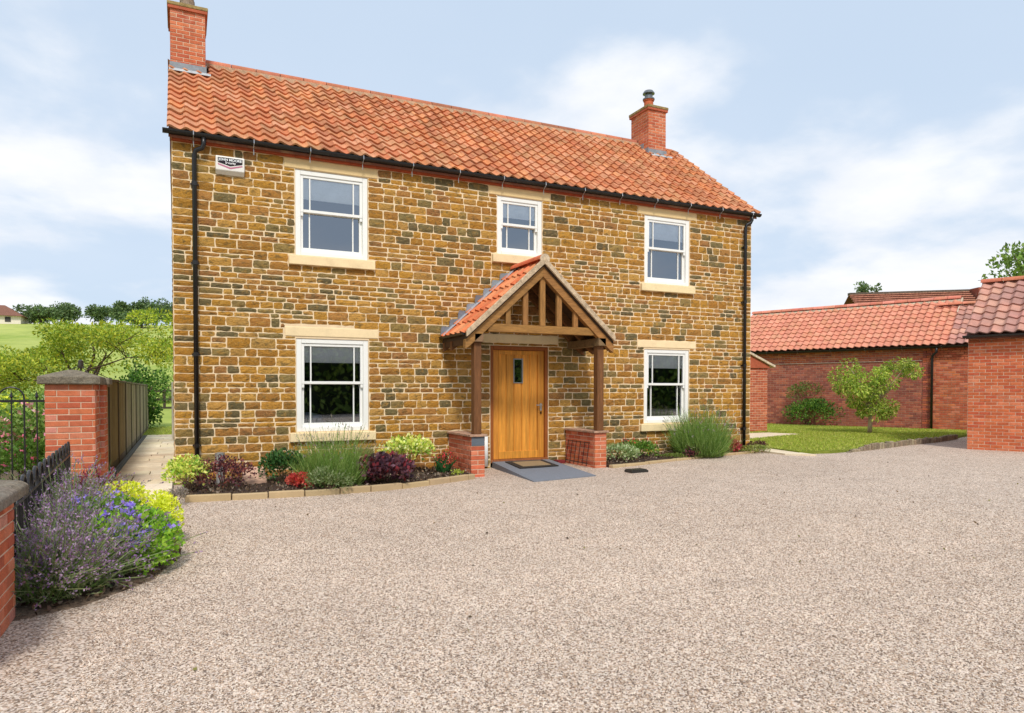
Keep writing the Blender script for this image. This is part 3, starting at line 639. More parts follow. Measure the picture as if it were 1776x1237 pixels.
def chimney(c, z0, zt, cap_z, roof_at, pot):
    x0, x1, y0, y1 = c; ch = thing('chimney', None, None, ((x0+x1)/2, (y0+y1)/2, z0), parent=house)
    MB(MORTAR_B).box(x0+0.006, x1-0.006, y0+0.006, y1-0.006, z0, zt).build('core', 'mortar', ch)
    its = []
    for f, L in ((fr(x0, y0+0.006), x1-x0), (fr(x0+0.006, y1, 0, -math.pi/2), y1-y0), (fr(x1-0.006, y0, 0, math.pi/2), y1-y0), (fr(x1, y1-0.006, 0, math.pi), x1-x0)):
        brick_face(f, L, z0+0.2, zt, None, out=its, bond='stretcher', pal_id='chim', pal=RED, course=0.073, unit=0.215)
    finish_bricks(its, ch, 'brick', 130)
    MB(S(176, 92, 66)).box(x0-0.035, x1+0.035, y0-0.035, y1+0.035, zt, zt+0.055).build('cap_course', 'brick', ch, bevel=0.005)
    MB(S(150, 128, 84)).box(x0-0.045, x1+0.045, y0-0.045, y1+0.045, zt+0.055, zt+0.12).build('cap', 'weathered_stone', ch, bevel=0.012)
    LEAD = S(136, 140, 146); zf = roof_at(y0)
    MB(LEAD).box(x0-0.01, x1+0.012, y0-0.012, y0+0.01, zf-0.02, zf+0.13).build('flashing', 'lead', ch)
    k = 12; m = MB(S(178, 180, 182)); vs = []
    for i in range(k*2+1):
        x = x0-0.02+(x1-x0+0.1)*i/(k*2); vs += [(x, y0-0.016, zf+0.02), (x, y0-0.15, roof_at(y0-0.15)+0.062+0.016*math.cos(i*1.57)), (x, y0-0.155, roof_at(y0-0.15)+0.035)]
    m.add(vs, [(3*i+q, 3*i+3+q, 3*i+4+q, 3*i+1+q) for i in range(2*k) for q in (0, 1)]); m.build('apron_flashing', 'lead', ch, smooth=True)
    for sx in ((x0-0.012,) if x0 > 1 else (x1,)):
        for i in range(2):
            ya = y0+i*0.2; m = MB(LEAD); m.box(sx, sx+0.012, ya, ya+0.2, roof_at(ya)+0.0, roof_at(ya)+0.16); m.build('step_flashing', 'lead', ch)
    cx, cy = (x0+x1)/2, y0+0.25 if pot == 'cowl' else (y0+y1)/2
    if pot == 'cowl':
        cy = y0+0.36
        m = MB(S(190, 100, 66)); m.lathe([(0.13, 0), (0.12, 0.02), (0.115, 0.24), (0.135, 0.25), (0.135, 0.28), (0.10, 0.28)], (cx, cy, zt+0.12), 16); m.build('chimney_pot', 'brick', ch, smooth=False)
        m = MB(S(120, 124, 126)); m.lathe([(0.15, 0.0), (0.15, 0.03), (0.10, 0.035), (0.10, 0.11), (0.09, 0.11)], (cx, cy, zt+0.40), 16)
        m.lathe([(0.15, 0), (0.15, 0.02), (0.11, 0.075), (0.09, 0.08)], (cx, cy, zt+0.55), 16)
        for k in range(4): m.tube([(cx+0.1*math.cos(k*1.57), cy+0.1*math.sin(k*1.57), zt+0.43), (cx+0.1*math.cos(k*1.57), cy+0.1*math.sin(k*1.57), zt+0.57)], 0.008, 5)
        m.build('cowl', 'metal', ch)
    else:
        for yy in (y0+0.32, y1-0.32): m = MB(S(150, 128, 110)); m.lathe([(0.13, 0), (0.12, 0.02), (0.11, 0.3), (0.13, 0.31), (0.13, 0.36), (0.09, 0.36)], (cx, yy, zt+0.12), 14); m.build('chimney_pot', 'weathered_stone', ch)
roof_at = lambda y: EZ+(y-EY)*(RZ-EZ)/(RY-EY)
chimney(CHL, 7.1, 8.36, 8.5, roof_at, 'pots'); chimney(CHR, 7.1, 8.36, 8.5, roof_at, 'cowl')

# alarm box on the front wall
al = thing('alarm_box', 'white alarm box with black and pink printed panel under the eaves', 'alarm box', (0.705, -0.06, 4.82))
m = MB(S(236, 230, 222)); m.prism([(-0.02, 4.80), (-0.085, 4.86), (-0.095, 5.05), (-0.085, 5.075), (-0.02, 5.075)], 'x', 0.50, 0.915); m.build('casing', 'white_paint', al, bevel=0.008)
def on_box(z): return -0.0862-0.01*(min(z, 5.05)-4.86)/0.19-0.0015
def panel(pts, col, name, lift=0.0):
    m = MB(col); m.add([(x, on_box(z)-lift, z) for x, z in pts], [tuple(range(len(pts)))]); return m.build(name, 'plain', al)
panel([(0.53, 4.975), (0.535, 4.968), (0.71, 4.925), (0.88, 4.968), (0.885, 4.975), (0.885, 5.048), (0.53, 5.048)], S(40, 34, 40), 'printed_panel')
panel([(0.53, 4.955), (0.71, 4.908), (0.885, 4.955), (0.885, 4.935), (0.71, 4.882), (0.53, 4.935)], S(196, 120, 146), 'printed_stripe')
def lettering(txt, x, y, z, size, col, parent, name='lettering'):
    cu = bpy.data.curves.new(name, 'FONT'); cu.body = txt; cu.size = size; cu.align_x = 'CENTER'; cu.extrude = 0.0006; cu.offset = 0.0012
    key = 'print_%d_%d_%d' % tuple(int(v*255) for v in col)
    if key not in MATS:
        mm, nt = _nodes(key); p = _n(nt, 'ShaderNodeBsdfPrincipled'); p.inputs['Base Color'].default_value = (*col, 1); o_ = _n(nt, 'ShaderNodeOutputMaterial'); nt.links.new(p.outputs[0], o_.inputs[0])
    cu.materials.append(MATS[key]); o = bpy.data.objects.new(name, cu); return place(o, parent, Matrix.Translation((x, y, z)) @ Matrix.Rotation(math.pi/2, 4, 'X'))
lettering('JOHN MOORE', 0.708, -0.0985, 5.0, 0.052, S(245, 245, 245), al); lettering('Security', 0.712, -0.0965, 4.958, 0.046, S(240, 235, 235), al)

# ================================================================== THE PORCH
PC, PF = 5.64, -1.10
porch = thing('porch', 'oak framed porch with small pantile roof on brick piers round the front door', 'porch', (PC, PF, 0))
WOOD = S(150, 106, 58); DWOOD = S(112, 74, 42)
for k, (x0, x1) in enumerate(((4.32, 4.57), (6.73, 6.98))):
    pz = drive_z(x0)-0.03; pier = thing('brick_pier', None, None, ((x0+x1)/2, -0.55, pz), parent=porch)
    MB(MORTAR_B).box(x0+0.006, x1-0.006, PF+0.006, -0.03, pz, 0.675).build('core', 'mortar', pier)
    its = []
    slate = [(0.0, 0.3, 0.52, 0.70)] if k == 0 else []
    brick_face(fr(x0, PF+0.006), x1-x0, pz, 0.675, None, out=its, pal_id='pier', unit=0.25, holes=slate); brick_face(fr(x0+0.006, -0.03, 0, -math.pi/2), abs(PF)-0.03, pz, 0.675, None, out=its, pal_id='pier'); brick_face(fr(x1-0.006, PF, 0, math.pi/2), abs(PF)-0.03, pz, 0.675, None, out=its, pal_id='pier')
    finish_bricks(its, pier, 'brick')
    if k == 0: MB(S(96, 104, 112)).box(x0+0.008, x1-0.008, PF-0.004, PF+0.02, 0.525, 0.67).build('slate_block', 'cut_stone', pier, bevel=0.004)
    MB(S(176, 140, 116)).box(x0-0.035, x1+0.035, PF-0.035, -0.03, 0.676, 0.715).build('coping', 'weathered_stone', pier, bevel=0.008)
for x0, x1 in ((4.375, 4.51), (6.78, 6.915)):
    MB(jit(DWOOD, 0.05)).box(x0, x1, PF-0.0, PF+0.135, 0.716, 2.25).build('post', 'porch_oak', porch, bevel=0.008)
    MB(jit(S(128, 100, 72), 0.05)).box(x0-0.012, x1+0.012, PF-0.06, -0.03, 2.2505, 2.39).build('wall_plate', 'porch_oak_cross', porch, bevel=0.006)
m = MB(S(150, 108, 56)); m.box(4.62, 6.68, PF-0.035, PF+0.06, 2.43, 2.565); m.build('tie_beam', 'porch_oak_cross', porch, bevel=0.008)
ez, az, hs = 2.40, 3.68, 1.42; sa = math.atan2(az-ez, hs); ca, sn = math.cos(sa), math.sin(sa)
for sx in (-1, 1):
    def P(dist, drop, y): return (PC+sx*(dist), y, az-dist*math.tan(sa)-drop)
    for y0, y1, nm in ((PF-0.06, PF+0.05, 'rafter'), (-0.52, -0.44, 'rafter'), (-0.14, -0.06, 'rafter')):
        q = [(0.0, 0.10), (1.44, 0.10), (1.44, 0.25), (1.36, 0.27), (0.0, 0.27)]
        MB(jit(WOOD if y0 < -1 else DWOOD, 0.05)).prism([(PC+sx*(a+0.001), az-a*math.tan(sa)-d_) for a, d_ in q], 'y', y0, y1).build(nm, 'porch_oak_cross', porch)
    q = [(0.0, 0.055), (1.43, 0.055), (1.43, 0.095), (0.0, 0.095)]
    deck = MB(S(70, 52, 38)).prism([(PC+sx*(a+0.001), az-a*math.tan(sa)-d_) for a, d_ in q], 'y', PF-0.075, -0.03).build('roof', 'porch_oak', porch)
    if sx < 0: M = Matrix(((0, ca, -sn, PC-hs-0.02), (-1, 0, 0, -0.05), (0, sn, ca, ez-0.02), (0, 0, 0, 1)))
    else: M = Matrix(((0, -ca, sn, PC+hs+0.02), (1, 0, 0, PF-0.085), (0, sn, ca, ez-0.02), (0, 0, 0, 1)))
    tile_roof(M, abs(PF)+0.035, hs/ca-0.02, 0.225, 0.31, deck, 'clay_tile', [S(212, 118, 76), S(220, 130, 86), S(204, 108, 68), S(216, 136, 92)], 'porch')
    # mortared verge
    q = [(0.0, -0.055), (1.43, -0.055), (1.445, -0.03), (1.445, 0.05), (1.43, 0.06), (0.0, 0.06)]
    MB(S(196, 172, 142)).prism([(PC+sx*(a+0.0005), az-a*math.tan(sa)-d_) for a, d_ in q], 'y', PF-0.135, PF-0.087).build('verge', 'weathered_stone', porch, bevel=0.008)
    MB(S(84, 58, 36)).box(min(PC+sx*1.40, PC+sx*1.425), max(PC+sx*1.40, PC+sx*1.425), PF-0.05, -0.03, 2.20, 2.36).build('fascia', 'porch_oak_cross', porch)
    half_pipe((PC+sx*1.465, PF-0.06, 2.395), (PC+sx*1.465, -0.03, 2.395), 0.04, BLACK).build('gutter', 'black_plastic', porch)
    # lead: a gutter strip up the slope and stepped pieces dressed into the wall
    q = [(0.02, -0.065), (1.46, -0.065), (1.46, -0.045), (0.02, -0.045)]
    MB(S(176, 180, 188)).prism([(PC+sx*a, az-a*math.tan(sa)-d_) for a, d_ in q], 'y', -0.15, -0.026).build('lead_strip', 'lead', porch)
    for i in range(8):
        a = 0.16+i*0.165; zz_ = az-a*math.tan(sa)
        MB(jit(S(132, 134, 140), 0.25)).prism([(PC+sx*(a-0.03), zz_+0.08), (PC+sx*(a+0.16), zz_-0.09), (PC+sx*(a+0.15), zz_+0.04), (PC+sx*(a+0.13), zz_+0.075+0.02*(i % 2)), (PC+sx*(a-0.01), zz_+0.09)], 'y', -0.036-0.002*i, -0.0245-0.0005*i).build('lead_step', 'lead', porch)
for dx, w in ((0, 0.10), (-0.33, 0.095), (0.33, 0.095), (-0.66, 0.09), (0.66, 0.09)):
    top = az-abs(dx)*math.tan(sa)-0.24; MB(jit(WOOD, 0.06)).box(PC+0.015+dx-w/2, PC+0.015+dx+w/2, PF-0.02, PF+0.045, 2.5655, top).build('king_post' if dx == 0 else 'strut', 'porch_oak', porch, bevel=0.005)
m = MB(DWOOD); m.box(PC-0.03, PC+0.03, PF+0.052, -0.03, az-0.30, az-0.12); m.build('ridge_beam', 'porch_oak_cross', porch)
ridge_tiles((PC, PF-0.10, az+0.015), (PC, -0.02, az+0.015), 0.105, 0.38, porch, 'clay_tile', [S(214, 108, 72), S(204, 100, 68)], flat=0.9)
m = MB(S(200, 178, 150)); m.lathe([(0.02, 0.0), (0.085, 0.0), (0.092, 0.015), (0.092, 0.035), (0.02, 0.035)], (0, 0, 0), 14)
m.build('ridge_end', 'weathered_stone', porch, mtx=Matrix.Translation((PC, PF-0.095, az+0.02)) @ Matrix.Rotation(math.pi/2, 4, 'X'))

# ramp, door mat, small things by the door
m = MB(S(122, 126, 134)); q = [(5.17, -0.04, 0.125), (6.36, -0.04, 0.125), (6.17, -2.02, 0.045), (4.97, -2.12, 0.022)]
m.add([*q, *[(x, y, -0.02) for x, y, z in q]], [(3, 2, 1, 0), (0, 1, 5, 4), (1, 2, 6, 5), (2, 3, 7, 6), (3, 0, 4, 7)])
tag(m.build('entrance_ramp', 'mat_fibre'), 'grey sloping ramp laid on the gravel up to the front door', 'ramp')
def on_ramp(u, v, h): a = [q[0][i]*(1-u)+q[1][i]*u for i in range(3)]; b = [q[3][i]*(1-u)+q[2][i]*u for i in range(3)]; return (a[0]*(1-v)+b[0]*v, a[1]*(1-v)+b[1]*v, a[2]*(1-v)+b[2]*v+h)
mt = thing('door_mat', 'dark bordered coir door mat at the top of the ramp', 'door mat', on_ramp(0.5, 0.2, 0.005))
def slab4(u0, u1, v0, v1, h0, h1, col): 
    m = MB(col); p = [on_ramp(u, v, h) for h in (h0, h1) for u, v in ((u0, v0), (u1, v0), (u1, v1), (u0, v1))]
    return m.add(p, [(0, 1, 2, 3), (7, 6, 5, 4), (0, 4, 5, 1), (1, 5, 6, 2), (2, 6, 7, 3), (3, 7, 4, 0)])
slab4(0.18, 0.84, 0.06, 0.44, 0.004, 0.016, S(52, 48, 44)).build('border', 'mat_fibre', mt); slab4(0.27, 0.75, 0.12, 0.38, 0.0165, 0.022, S(150, 128, 96)).build('coir_panel', 'mat_fibre', mt)
m = MB(S(226, 226, 222)); m.tube([(5.03, -0.06, 0.05), (5.03, -0.06, 0.60)], 0.045, 10); tag(m.build('waste_pipe', 'white_paint', smooth=True), 'short white upright pipe on the wall between porch pier and door', 'pipe')
rk = thing('wire_rack', 'dark wire rack leaning against the porch pier by the ramp', 'rack', (6.66, -0.55, 0.06)); IRON = S(38, 34, 34)
for i in range(6):
    y = -0.95+i*0.15; MB(IRON).tube([(6.64, y, 0.07), (6.70, y, 0.5)], 0.007, 5).build('wire', 'black_plastic', rk)
for z, x in ((0.12, 6.647), (0.49, 6.699)): MB(IRON).tube([(x, -0.98, z), (x, -0.17, z)], 0.008, 5).build('cross_wire', 'black_plastic', rk)
MB(S(120, 40, 40)).box(6.42, 6.58, -0.30, -0.12, 0.06, 0.12).build('foot_tray', 'plain', rk, bevel=0.01)
dc = thing('drain_cover', 'dark grated drain cover set in the gravel by the right flower bed', 'drain cover', (7.0, -1.95, 0.1))
MB(S(44, 44, 42)).box(6.86, 7.20, -2.06, -1.84, 0.05, 0.085).build('tray', 'black_plastic', dc)
for i in range(7): MB(S(60, 60, 58)).box(6.87+i*0.047, 6.895+i*0.047, -2.05, -1.85, 0.0855, 0.10).build('bar', 'black_plastic', dc)

# ================================================================== BEDS ALONG THE FRONT WALL
def sheet(name, poly, z, mat, label, col=(0.5, 0.5, 0.5), rise=0.0, kind='structure', thick=0.1):
    n = len(poly); cx = sum(p[0] for p in poly)/n; cy = sum(p[1] for p in poly)/n; m = MB(col); zf = z if callable(z) else (lambda x, y: z)
    vs = [(x, y, zf(x, y)) for x, y in poly]+[((x+cx)/2, (y+cy)/2, zf((x+cx)/2, (y+cy)/2)+rise) for x, y in poly]+[(x, y, zf(x, y)-thick) for x, y in poly]
    m.add(vs, [(i, (i+1) % n, n+(i+1) % n, n+i) for i in range(n)]+[tuple(range(n, 2*n))]+[((i+1) % n, i, 2*n+i, 2*n+(i+1) % n) for i in range(n)])
    return tag(m.build(name, mat), label, kind=kind)
EDGE_L = [(0.02, -1.86), (0.75, -1.95), (1.5, -2.0), (2.3, -1.99), (3.0, -1.84), (3.7, -1.55), (4.30, -1.26)]
EDGE_R = [(6.99, -1.22), (7.7, -1.13), (8.5, -0.95), (9.3, -0.84), (10.0, -0.68), (10.6, -0.62), (11.3, -0.42)]
SOIL = S(74, 58, 48)
sheet('flower_bed_soil', [(0.0, -0.03), *[(x, y+0.06) for x, y in EDGE_L], (4.30, -0.03)], 0.06, 'soil', 'dark soil of the flower bed under the left windows', SOIL, 0.03)
sheet('flower_bed_soil', [(7.0, -0.03), *[(x, y+0.06) for x, y in EDGE_R], (11.4, -0.03)], lambda x, y: drive_z(x)+0.05, 'soil', 'dark soil of the flower bed under the right windows', SOIL, 0.03)
def edging(pts, label, seg, hgt, zf, w=0.08, col=S(184, 160, 122)):
    e = thing('bed_edging', label, 'edging', (*pts[0], 0))
    L = [0]
    for a, b in zip(pts, pts[1:]): L.append(L[-1]+math.hypot(b[0]-a[0], b[1]-a[1]))
    def P(s_):
        for i in range(len(pts)-1):
            if s_ <= L[i+1] or i == len(pts)-2: t_ = (s_-L[i])/(L[i+1]-L[i]); return (pts[i][0]+(pts[i+1][0]-pts[i][0])*t_, pts[i][1]+(pts[i+1][1]-pts[i][1])*t_)
    s_ = 0
    while s_ < L[-1]-0.1:
        l = min(random.uniform(*seg), L[-1]-s_); a, b = P(s_+0.006), P(s_+l-0.006); z = zf(a[0]); h = hgt*random.uniform(0.85, 1.1)
        MB(jit(col, 0.07, 0.03)).bar((a[0], a[1], z+h/2-0.03), (b[0], b[1], z+h/2-0.03), w, h+0.06).build('edging_stone', 'cut_stone', e, bevel=0.012); s_ += l
edging(EDGE_L, 'row of buff stone edging round the left flower bed', (0.42, 0.6), 0.085, lambda x: 0.0); edging(EDGE_R, 'low uneven pale stone edging round the right flower bed', (0.3, 0.7), 0.05, drive_z, 0.12)
m = MB(S(196, 160, 138)); m.prism([(-1.05, 0.05), (-0.65, 0.05), (-0.65, 0.30), (-1.05, 0.14)], 'x', 0.80, 1.12); tag(m.build('stone_block', 'cut_stone', bevel=0.012), 'sloping pinkish stone block in the left flower bed', 'block')
bo = thing('bollard_light', 'short grey garden bollard light in the left flower bed', 'light', (0.50, -0.62, 0.05))
m = MB(S(186, 186, 186)); m.lathe([(0.055, 0), (0.055, 0.34), (0.04, 0.345)], (0.50, -0.62, 0.05), 14); m.build('post', 'metal', bo); m = MB(S(170, 170, 168)); m.lathe([(0.03, 0.34), (0.072, 0.35), (0.068, 0.47), (0.03, 0.48)], (0.50, -0.62, 0.05), 14); m.build('head', 'metal', bo)

# ================================================================== LEFT SIDE: PATH, FENCE, PILLAR, WALL, RAILINGS
path = MB(S(150, 140, 122)); path.box(-1.0, -0.13, -2.15, 12.6, -0.04, 0.03); path = tag(path.build('path', 'paving'), 'sandstone slab path along the side of the house', kind='structure')
y = -2.13; SAND = [S(236, 222, 194), S(228, 212, 184), S(240, 224, 192), S(218, 200, 172), S(232, 214, 182)]
while y < 12.5:
    h = min(random.choice((0.45, 0.6, 0.75)), 12.58-y); c = random.choice((-0.35, -0.5, -0.6, -0.72, None)); xs_ = [-0.99, c, -0.135] if c else [-0.99, -0.135]
    for a, b in zip(xs_, xs_[1:]): MB(jit(random.choice(SAND), 0.06, 0.02)).box(a+0.006, b-0.006, y+0.006, y+h-0.006, 0.0305, 0.055+random.uniform(0, 0.004)).build('slab', 'paving', path, bevel=0.006)
    y += h
dr = thing('drain_channel', 'dark slotted drain channel between path and fence', 'drain', (-1.05, 6, 0.0)); MB(S(30, 32, 34)).box(-1.10, -1.0, -0.1, 12.6, -0.03, 0.045).build('trough', 'black_plastic', dr)
for k in range(2): MB(S(74, 76, 78)).box(-1.085+k*0.047, -1.06+k*0.047, -0.1, 12.6, 0.0455, 0.058).build('grating', 'black_plastic', dr)
sheet('garden_soil', [(-1.13, -9), (-1.13, 20), (-9, 20), (-9, -9)], 0.02, 'soil', 'planted ground beyond the railings', S(120, 104, 84))
fence = thing('timber_fence', 'weathered grey close boarded timber fence along the path', 'fence', (-1.2, 0.0, 0.0)); TIM = [S(178, 164, 138), S(166, 152, 128), S(186, 172, 146), S(156, 146, 118)]
y = 0.02; pi_ = 0
while y < 16:
    L = 1.93; top = 1.49 if pi_ == 0 else 1.60
    MB(jit(S(96, 88, 72), 0.05)).box(-1.22, -1.12, y-0.05, y+0.05, 0, top+0.06 if pi_ else top).build('fence_post', 'fence_timber', fence, bevel=0.006)
    nb = 15; bw = (L-0.12)/nb
    for i in range(nb):
        a = y+0.06+i*bw; col = jit(random.choice(TIM) if pi_ > 2 else S(158, 144, 106), 0.08); m = MB(col)
        m.prism([(-1.155, a), (-1.145+0.012*(i % 2), a), (-1.145+0.012*(i % 2), a+bw*1.03), (-1.155, a+bw*1.03)], 'z', 0.14, top+random.uniform(-0.008, 0.008)); m.build('board', 'fence_timber', fence)
    MB(jit(S(118, 106, 84), 0.05)).box(-1.165, -1.135, y+0.055, y+L-0.055, 0.02, 0.135).build('gravel_board', 'fence_timber', fence)
    MB(jit(S(128, 116, 96), 0.05)).box(-1.185, -1.115, y+0.055, y+L-0.055, top+0.012, top+0.045).build('capping_rail', 'fence_timber', fence)
    y += L; pi_ += 1

STONE = S(122, 112, 96)
def solid_bricks(x0, x1, y0, y1, z0, z1, parent, pal, pid, faces='frl', bond='stretcher', course=0.081, unit=0.23, proud=0.006):
    MB(MORTAR_B).box(x0+0.006, x1-0.006, y0+0.006, y1-0.006, z0, z1).build('core', 'mortar', parent); its = []
    for f in faces:
        F_, L = {'f': (fr(x0, y0+0.006), x1-x0), 'l': (fr(x0+0.006, y1, 0, -math.pi/2), y1-y0), 'r': (fr(x1-0.006, y0, 0, math.pi/2), y1-y0), 'b': (fr(x1, y1-0.006, 0, math.pi), x1-x0)}[f]
        brick_face(F_, L, z0, z1, None, out=its, pal=pal, pal_id=pid, bond=bond, course=course, unit=unit, proud=proud)
    finish_bricks(its, parent, 'brick')
gp = thing('gate_pillar', 'tall red brick gate pillar with a weathered stone cap', 'pillar', (-1.33, -0.7, 0))
solid_bricks(-1.62, -1.05, -1.0, -0.45, 0.0, 1.53, gp, PINKED, 'gp', 'frl', unit=0.27)
wing = thing('pillar_return', None, None, (-1.2, -0.2, 0), parent=gp); solid_bricks(-1.55, -0.99, -0.448, 0.0, 0.0, 1.53, wing, PINKED, 'gp', 'frb', unit=0.25)
def cap(x0, x1, y0, y1, z0, z1, zt, parent):
    m = MB(STONE); cx, cy = (x0+x1)/2, (y0+y1)/2; m.add([(x0, y0, z0), (x1, y0, z0), (x1, y1, z0), (x0, y1, z0), (x0, y0, z1), (x1, y0, z1), (x1, y1, z1), (x0, y1, z1), (cx-0.05, cy-0.05, zt), (cx+0.05, cy-0.05, zt), (cx+0.05, cy+0.05, zt), (cx-0.05, cy+0.05, zt)],
        [(0, 3, 2, 1), (0, 1, 5, 4), (1, 2, 6, 5), (2, 3, 7, 6), (3, 0, 4, 7), (4, 5, 9, 8), (5, 6, 10, 9), (6, 7, 11, 10), (7, 4, 8, 11), (8, 9, 10, 11)]); m.build('cap', 'weathered_stone', parent, bevel=0.012)
cap(-1.69, -0.98, -1.07, -0.40, 1.531, 1.63, 1.725, gp); cap(-1.60, -0.93, -0.398, 0.06, 1.531, 1.615, 1.66, wing)
fw = thing('brick_wall', 'low red brick wall with stone coping in the near left corner', 'wall', (-1.25, -7.1, 0))
solid_bricks(-1.50, -0.97, -7.75, -6.45, 0.0, 0.78, fw, PINKED, 'fw', 'rbf', unit=0.225, course=0.078)
yy = -7.80
while yy < -6.45:
    L = min(0.55, -6.38-yy); m = MB(jit(STONE, 0.06)); m.prism([(-1.56, 0.781), (-0.90, 0.781), (-0.90, 0.845), (-0.94, 0.868), (-1.15, 0.895), (-1.56, 0.895)], 'y', yy+0.004, yy+L-0.004); m.build('coping_stone', 'weathered_stone', fw, bevel=0.012); yy += L
rl = thing('low_railing', 'low black iron railing with hooped tops running from wall to gate pillar', 'railing', (-1.12, -4.2, 0)); ra, rb = Vector((-1.03, -6.36, 0)), Vector((-1.26, -1.75, 0)); nh = 27
for z in (0.10, 0.66): MB(IRON).bar(ra+Vector((0, 0, z)), rb+Vector((0, 0, z)), 0.03, 0.022).build('rail', 'black_plastic', rl)
du = (rb-ra).normalized(); sd = Vector((-du.y, du.x, 0))
for i in range(nh):
    c = ra.lerp(rb, (i+0.5)/nh); big_ = i % 2 == 0; top = 0.70 if big_ else 0.66; r_ = 0.115 if big_ else 0.06
    arc = [c+du*math.cos(math.pi-math.pi*k/10)*r_+Vector((0, 0, top+math.sin(math.pi*k/10)*r_)) for k in range(11)]
    MB(IRON).tube([c-du*r_+Vector((0, 0, 0.02)), *arc, c+du*r_+Vector((0, 0, 0.02))], 0.014, 6).build('hoop_bar', 'black_plastic', rl)
tr_ = thing('tall_railing', 'tall black iron railing with spear tips and a hoop beside the gate pillar', 'railing', (-2.4, -0.95, 0)); Y = -0.95
for z in (0.12, 1.31): MB(IRON).bar((-3.4, Y, z), (-1.62, Y, z), 0.012, 0.03).build('rail', 'black_plastic', tr_)
for i in range(11):
    x = -1.71-i*0.137; k = i % 4
    if k in (0, 2):
        m = MB(IRON); m.tube([(x, Y, 0.02), (x, Y, 1.36)], 0.009, 6); m.lathe([(0.004, 0), (0.022, 0.02), (0.014, 0.045), (0.002, 0.10)], (x, Y, 1.345), 8); m.build('spear_bar', 'black_plastic', tr_)
    elif k == 1:
        r_ = 0.137; arc = [(x-r_+r_*math.cos(math.pi*q/10), Y, 1.35+r_*math.sin(math.pi*q/10)) for q in range(11)]
        MB(IRON).tube([(x, Y, 0.02), *arc, (x-2*r_, Y, 0.02)], 0.011, 6).build('hoop_bar', 'black_plastic', tr_)
sheet('side_lawn', [(-1.12, 12.6), (-0.1, 12.6), (1.5, 12.6), (1.5, 24.5), (-1.5, 24.5)], 0.03, 'lawn', 'small green lawn at the end of the side path')
rf = thing('rail_fence', 'dark post and rail fence beyond the small side lawn', 'fence', (-0.5, 24.6, 0))
for z in (0.12, 0.62, 1.02, 1.42): MB(S(70, 60, 50)).box(-2.6, 2.4, 24.58, 24.63, z-0.05, z+0.05).build('rail', 'fence_timber', rf)
for x in (-2.5, -0.75, 0.9, 2.3): MB(S(66, 56, 46)).box(x-0.06, x+0.06, 24.64, 24.76, 0, 1.6).build('post', 'fence_timber', rf)
tag(MB(S(206, 196, 186)).prism([(-0.27, 10.0), (-0.15, 10.0), (-0.15, 10.1), (-0.27, 10.1)], 'z', 0.03, 1.68).build('white_post', 'white_paint', bevel=0.01), 'pale upright post at the back corner of the house', 'post')

# ================================================================== RIGHT SIDE: BARN, GARAGE, LAWN
TH = R(-68.116)
BM = fr(22.31, 2.97, 0.1, TH)
barn = thing('brick_barn', 'long low red brick barn with pink pantile roof across the lawn', 'barn', (22.31, 2.97, 0.1), TH)
def lb(m, name, mat, parent, M, **k): return m.build(name, mat, parent, mtx=M, **k)
lb(MB(S(176, 140, 120)).box(-6.95, 4.5, 0.0, 4.4, -0.15, 2.34), 'lower_wall', 'mortar', barn, BM); lb(MB(S(190, 156, 134)).box(-6.9, 4.45, 0.05, 4.35, 2.341, 2.80), 'upper_wall', 'mortar', barn, BM)
its = []
brick_face(BM @ Matrix.Translation((-6.95, 0, 0)), 6.68, -0.075, 2.325, None, out=its, pal=OLD, pal_id='old', mat='old_brick', unit=0.225)
finish_bricks(its, barn, 'old_brick', 200, 'old_brickwork'); its = []
brick_face(BM @ Matrix.Translation((-6.9, 0.05, 0)), 6.63, 2.35, 2.80, None, out=its, pal=RED[:4]+OLD[:3], pal_id='barn2')
brick_face(BM @ Matrix.Translation((-0.27, -0.015, 0)), 0.27, -0.075, 2.80, None, out=its, pal=OLD[:4]+RED[:2], pal_id='barn3', depth=0.1); brick_face(BM @ Matrix.Translation((0.0, 0, 0)), 2.2, -0.075, 2.80, None, out=its, pal=RED, pal_id='barn4', depth=0.08)
finish_bricks(its, barn, 'brick', 100)
lb(MB(S(186, 158, 140)).box(-6.95, -0.28, -0.03, 0.055, 2.326, 2.349), 'string_course', 'weathered_stone', barn, BM)
be, bz, by, brz = -0.17, 2.83, 2.2, 4.55; ba = math.atan2(brz-bz, by-be); bl_ = math.hypot(brz-bz, by-be)
m = MB(S(120, 70, 60)); m.prism([(be+0.05, bz-0.06), (by, brz-0.05), (4.6, bz-0.05), (4.6, bz-0.14), (by, brz-0.16), (be+0.05, bz-0.11)], 'x', -7.02, 0.42); broof = lb(m, 'roof', 'clay_tile', barn, BM)
PINK = [S(210, 140, 114), S(206, 134, 108), S(212, 144, 118), S(204, 132, 108), S(208, 138, 112)]
tile_roof(BM @ Matrix.Translation((-7.04, be, bz)) @ Matrix.Rotation(ba, 4, 'X'), 7.48, bl_-0.05, 0.236, 0.29, broof, 'clay_tile', PINK, 'barn')
m = MB(S(200, 140, 120)); m.prism([(by, brz-0.04), (4.6, bz-0.04), (4.6, bz-0.01), (by, brz)], 'x', -7.03, 0.43); lb(m, 'back_slope', 'clay_tile', broof, BM)
def wp(M, *p): return M @ Vector(p)
ridge_tiles(wp(BM, -7.05, by, brz-0.01), wp(BM, 0.44, by, brz-0.01), 0.14, 0.42, broof, 'clay_tile', [S(214, 132, 110), S(204, 120, 100), S(222, 142, 120)])
lb(MB(S(206, 186, 160)).prism([(by-0.2, brz-0.26), (by-0.14, brz-0.05), (by+0.14, brz-0.05), (by+0.2, brz-0.26)], 'x', -7.0, 0.41), 'ridge_bedding', 'weathered_stone', broof, BM)
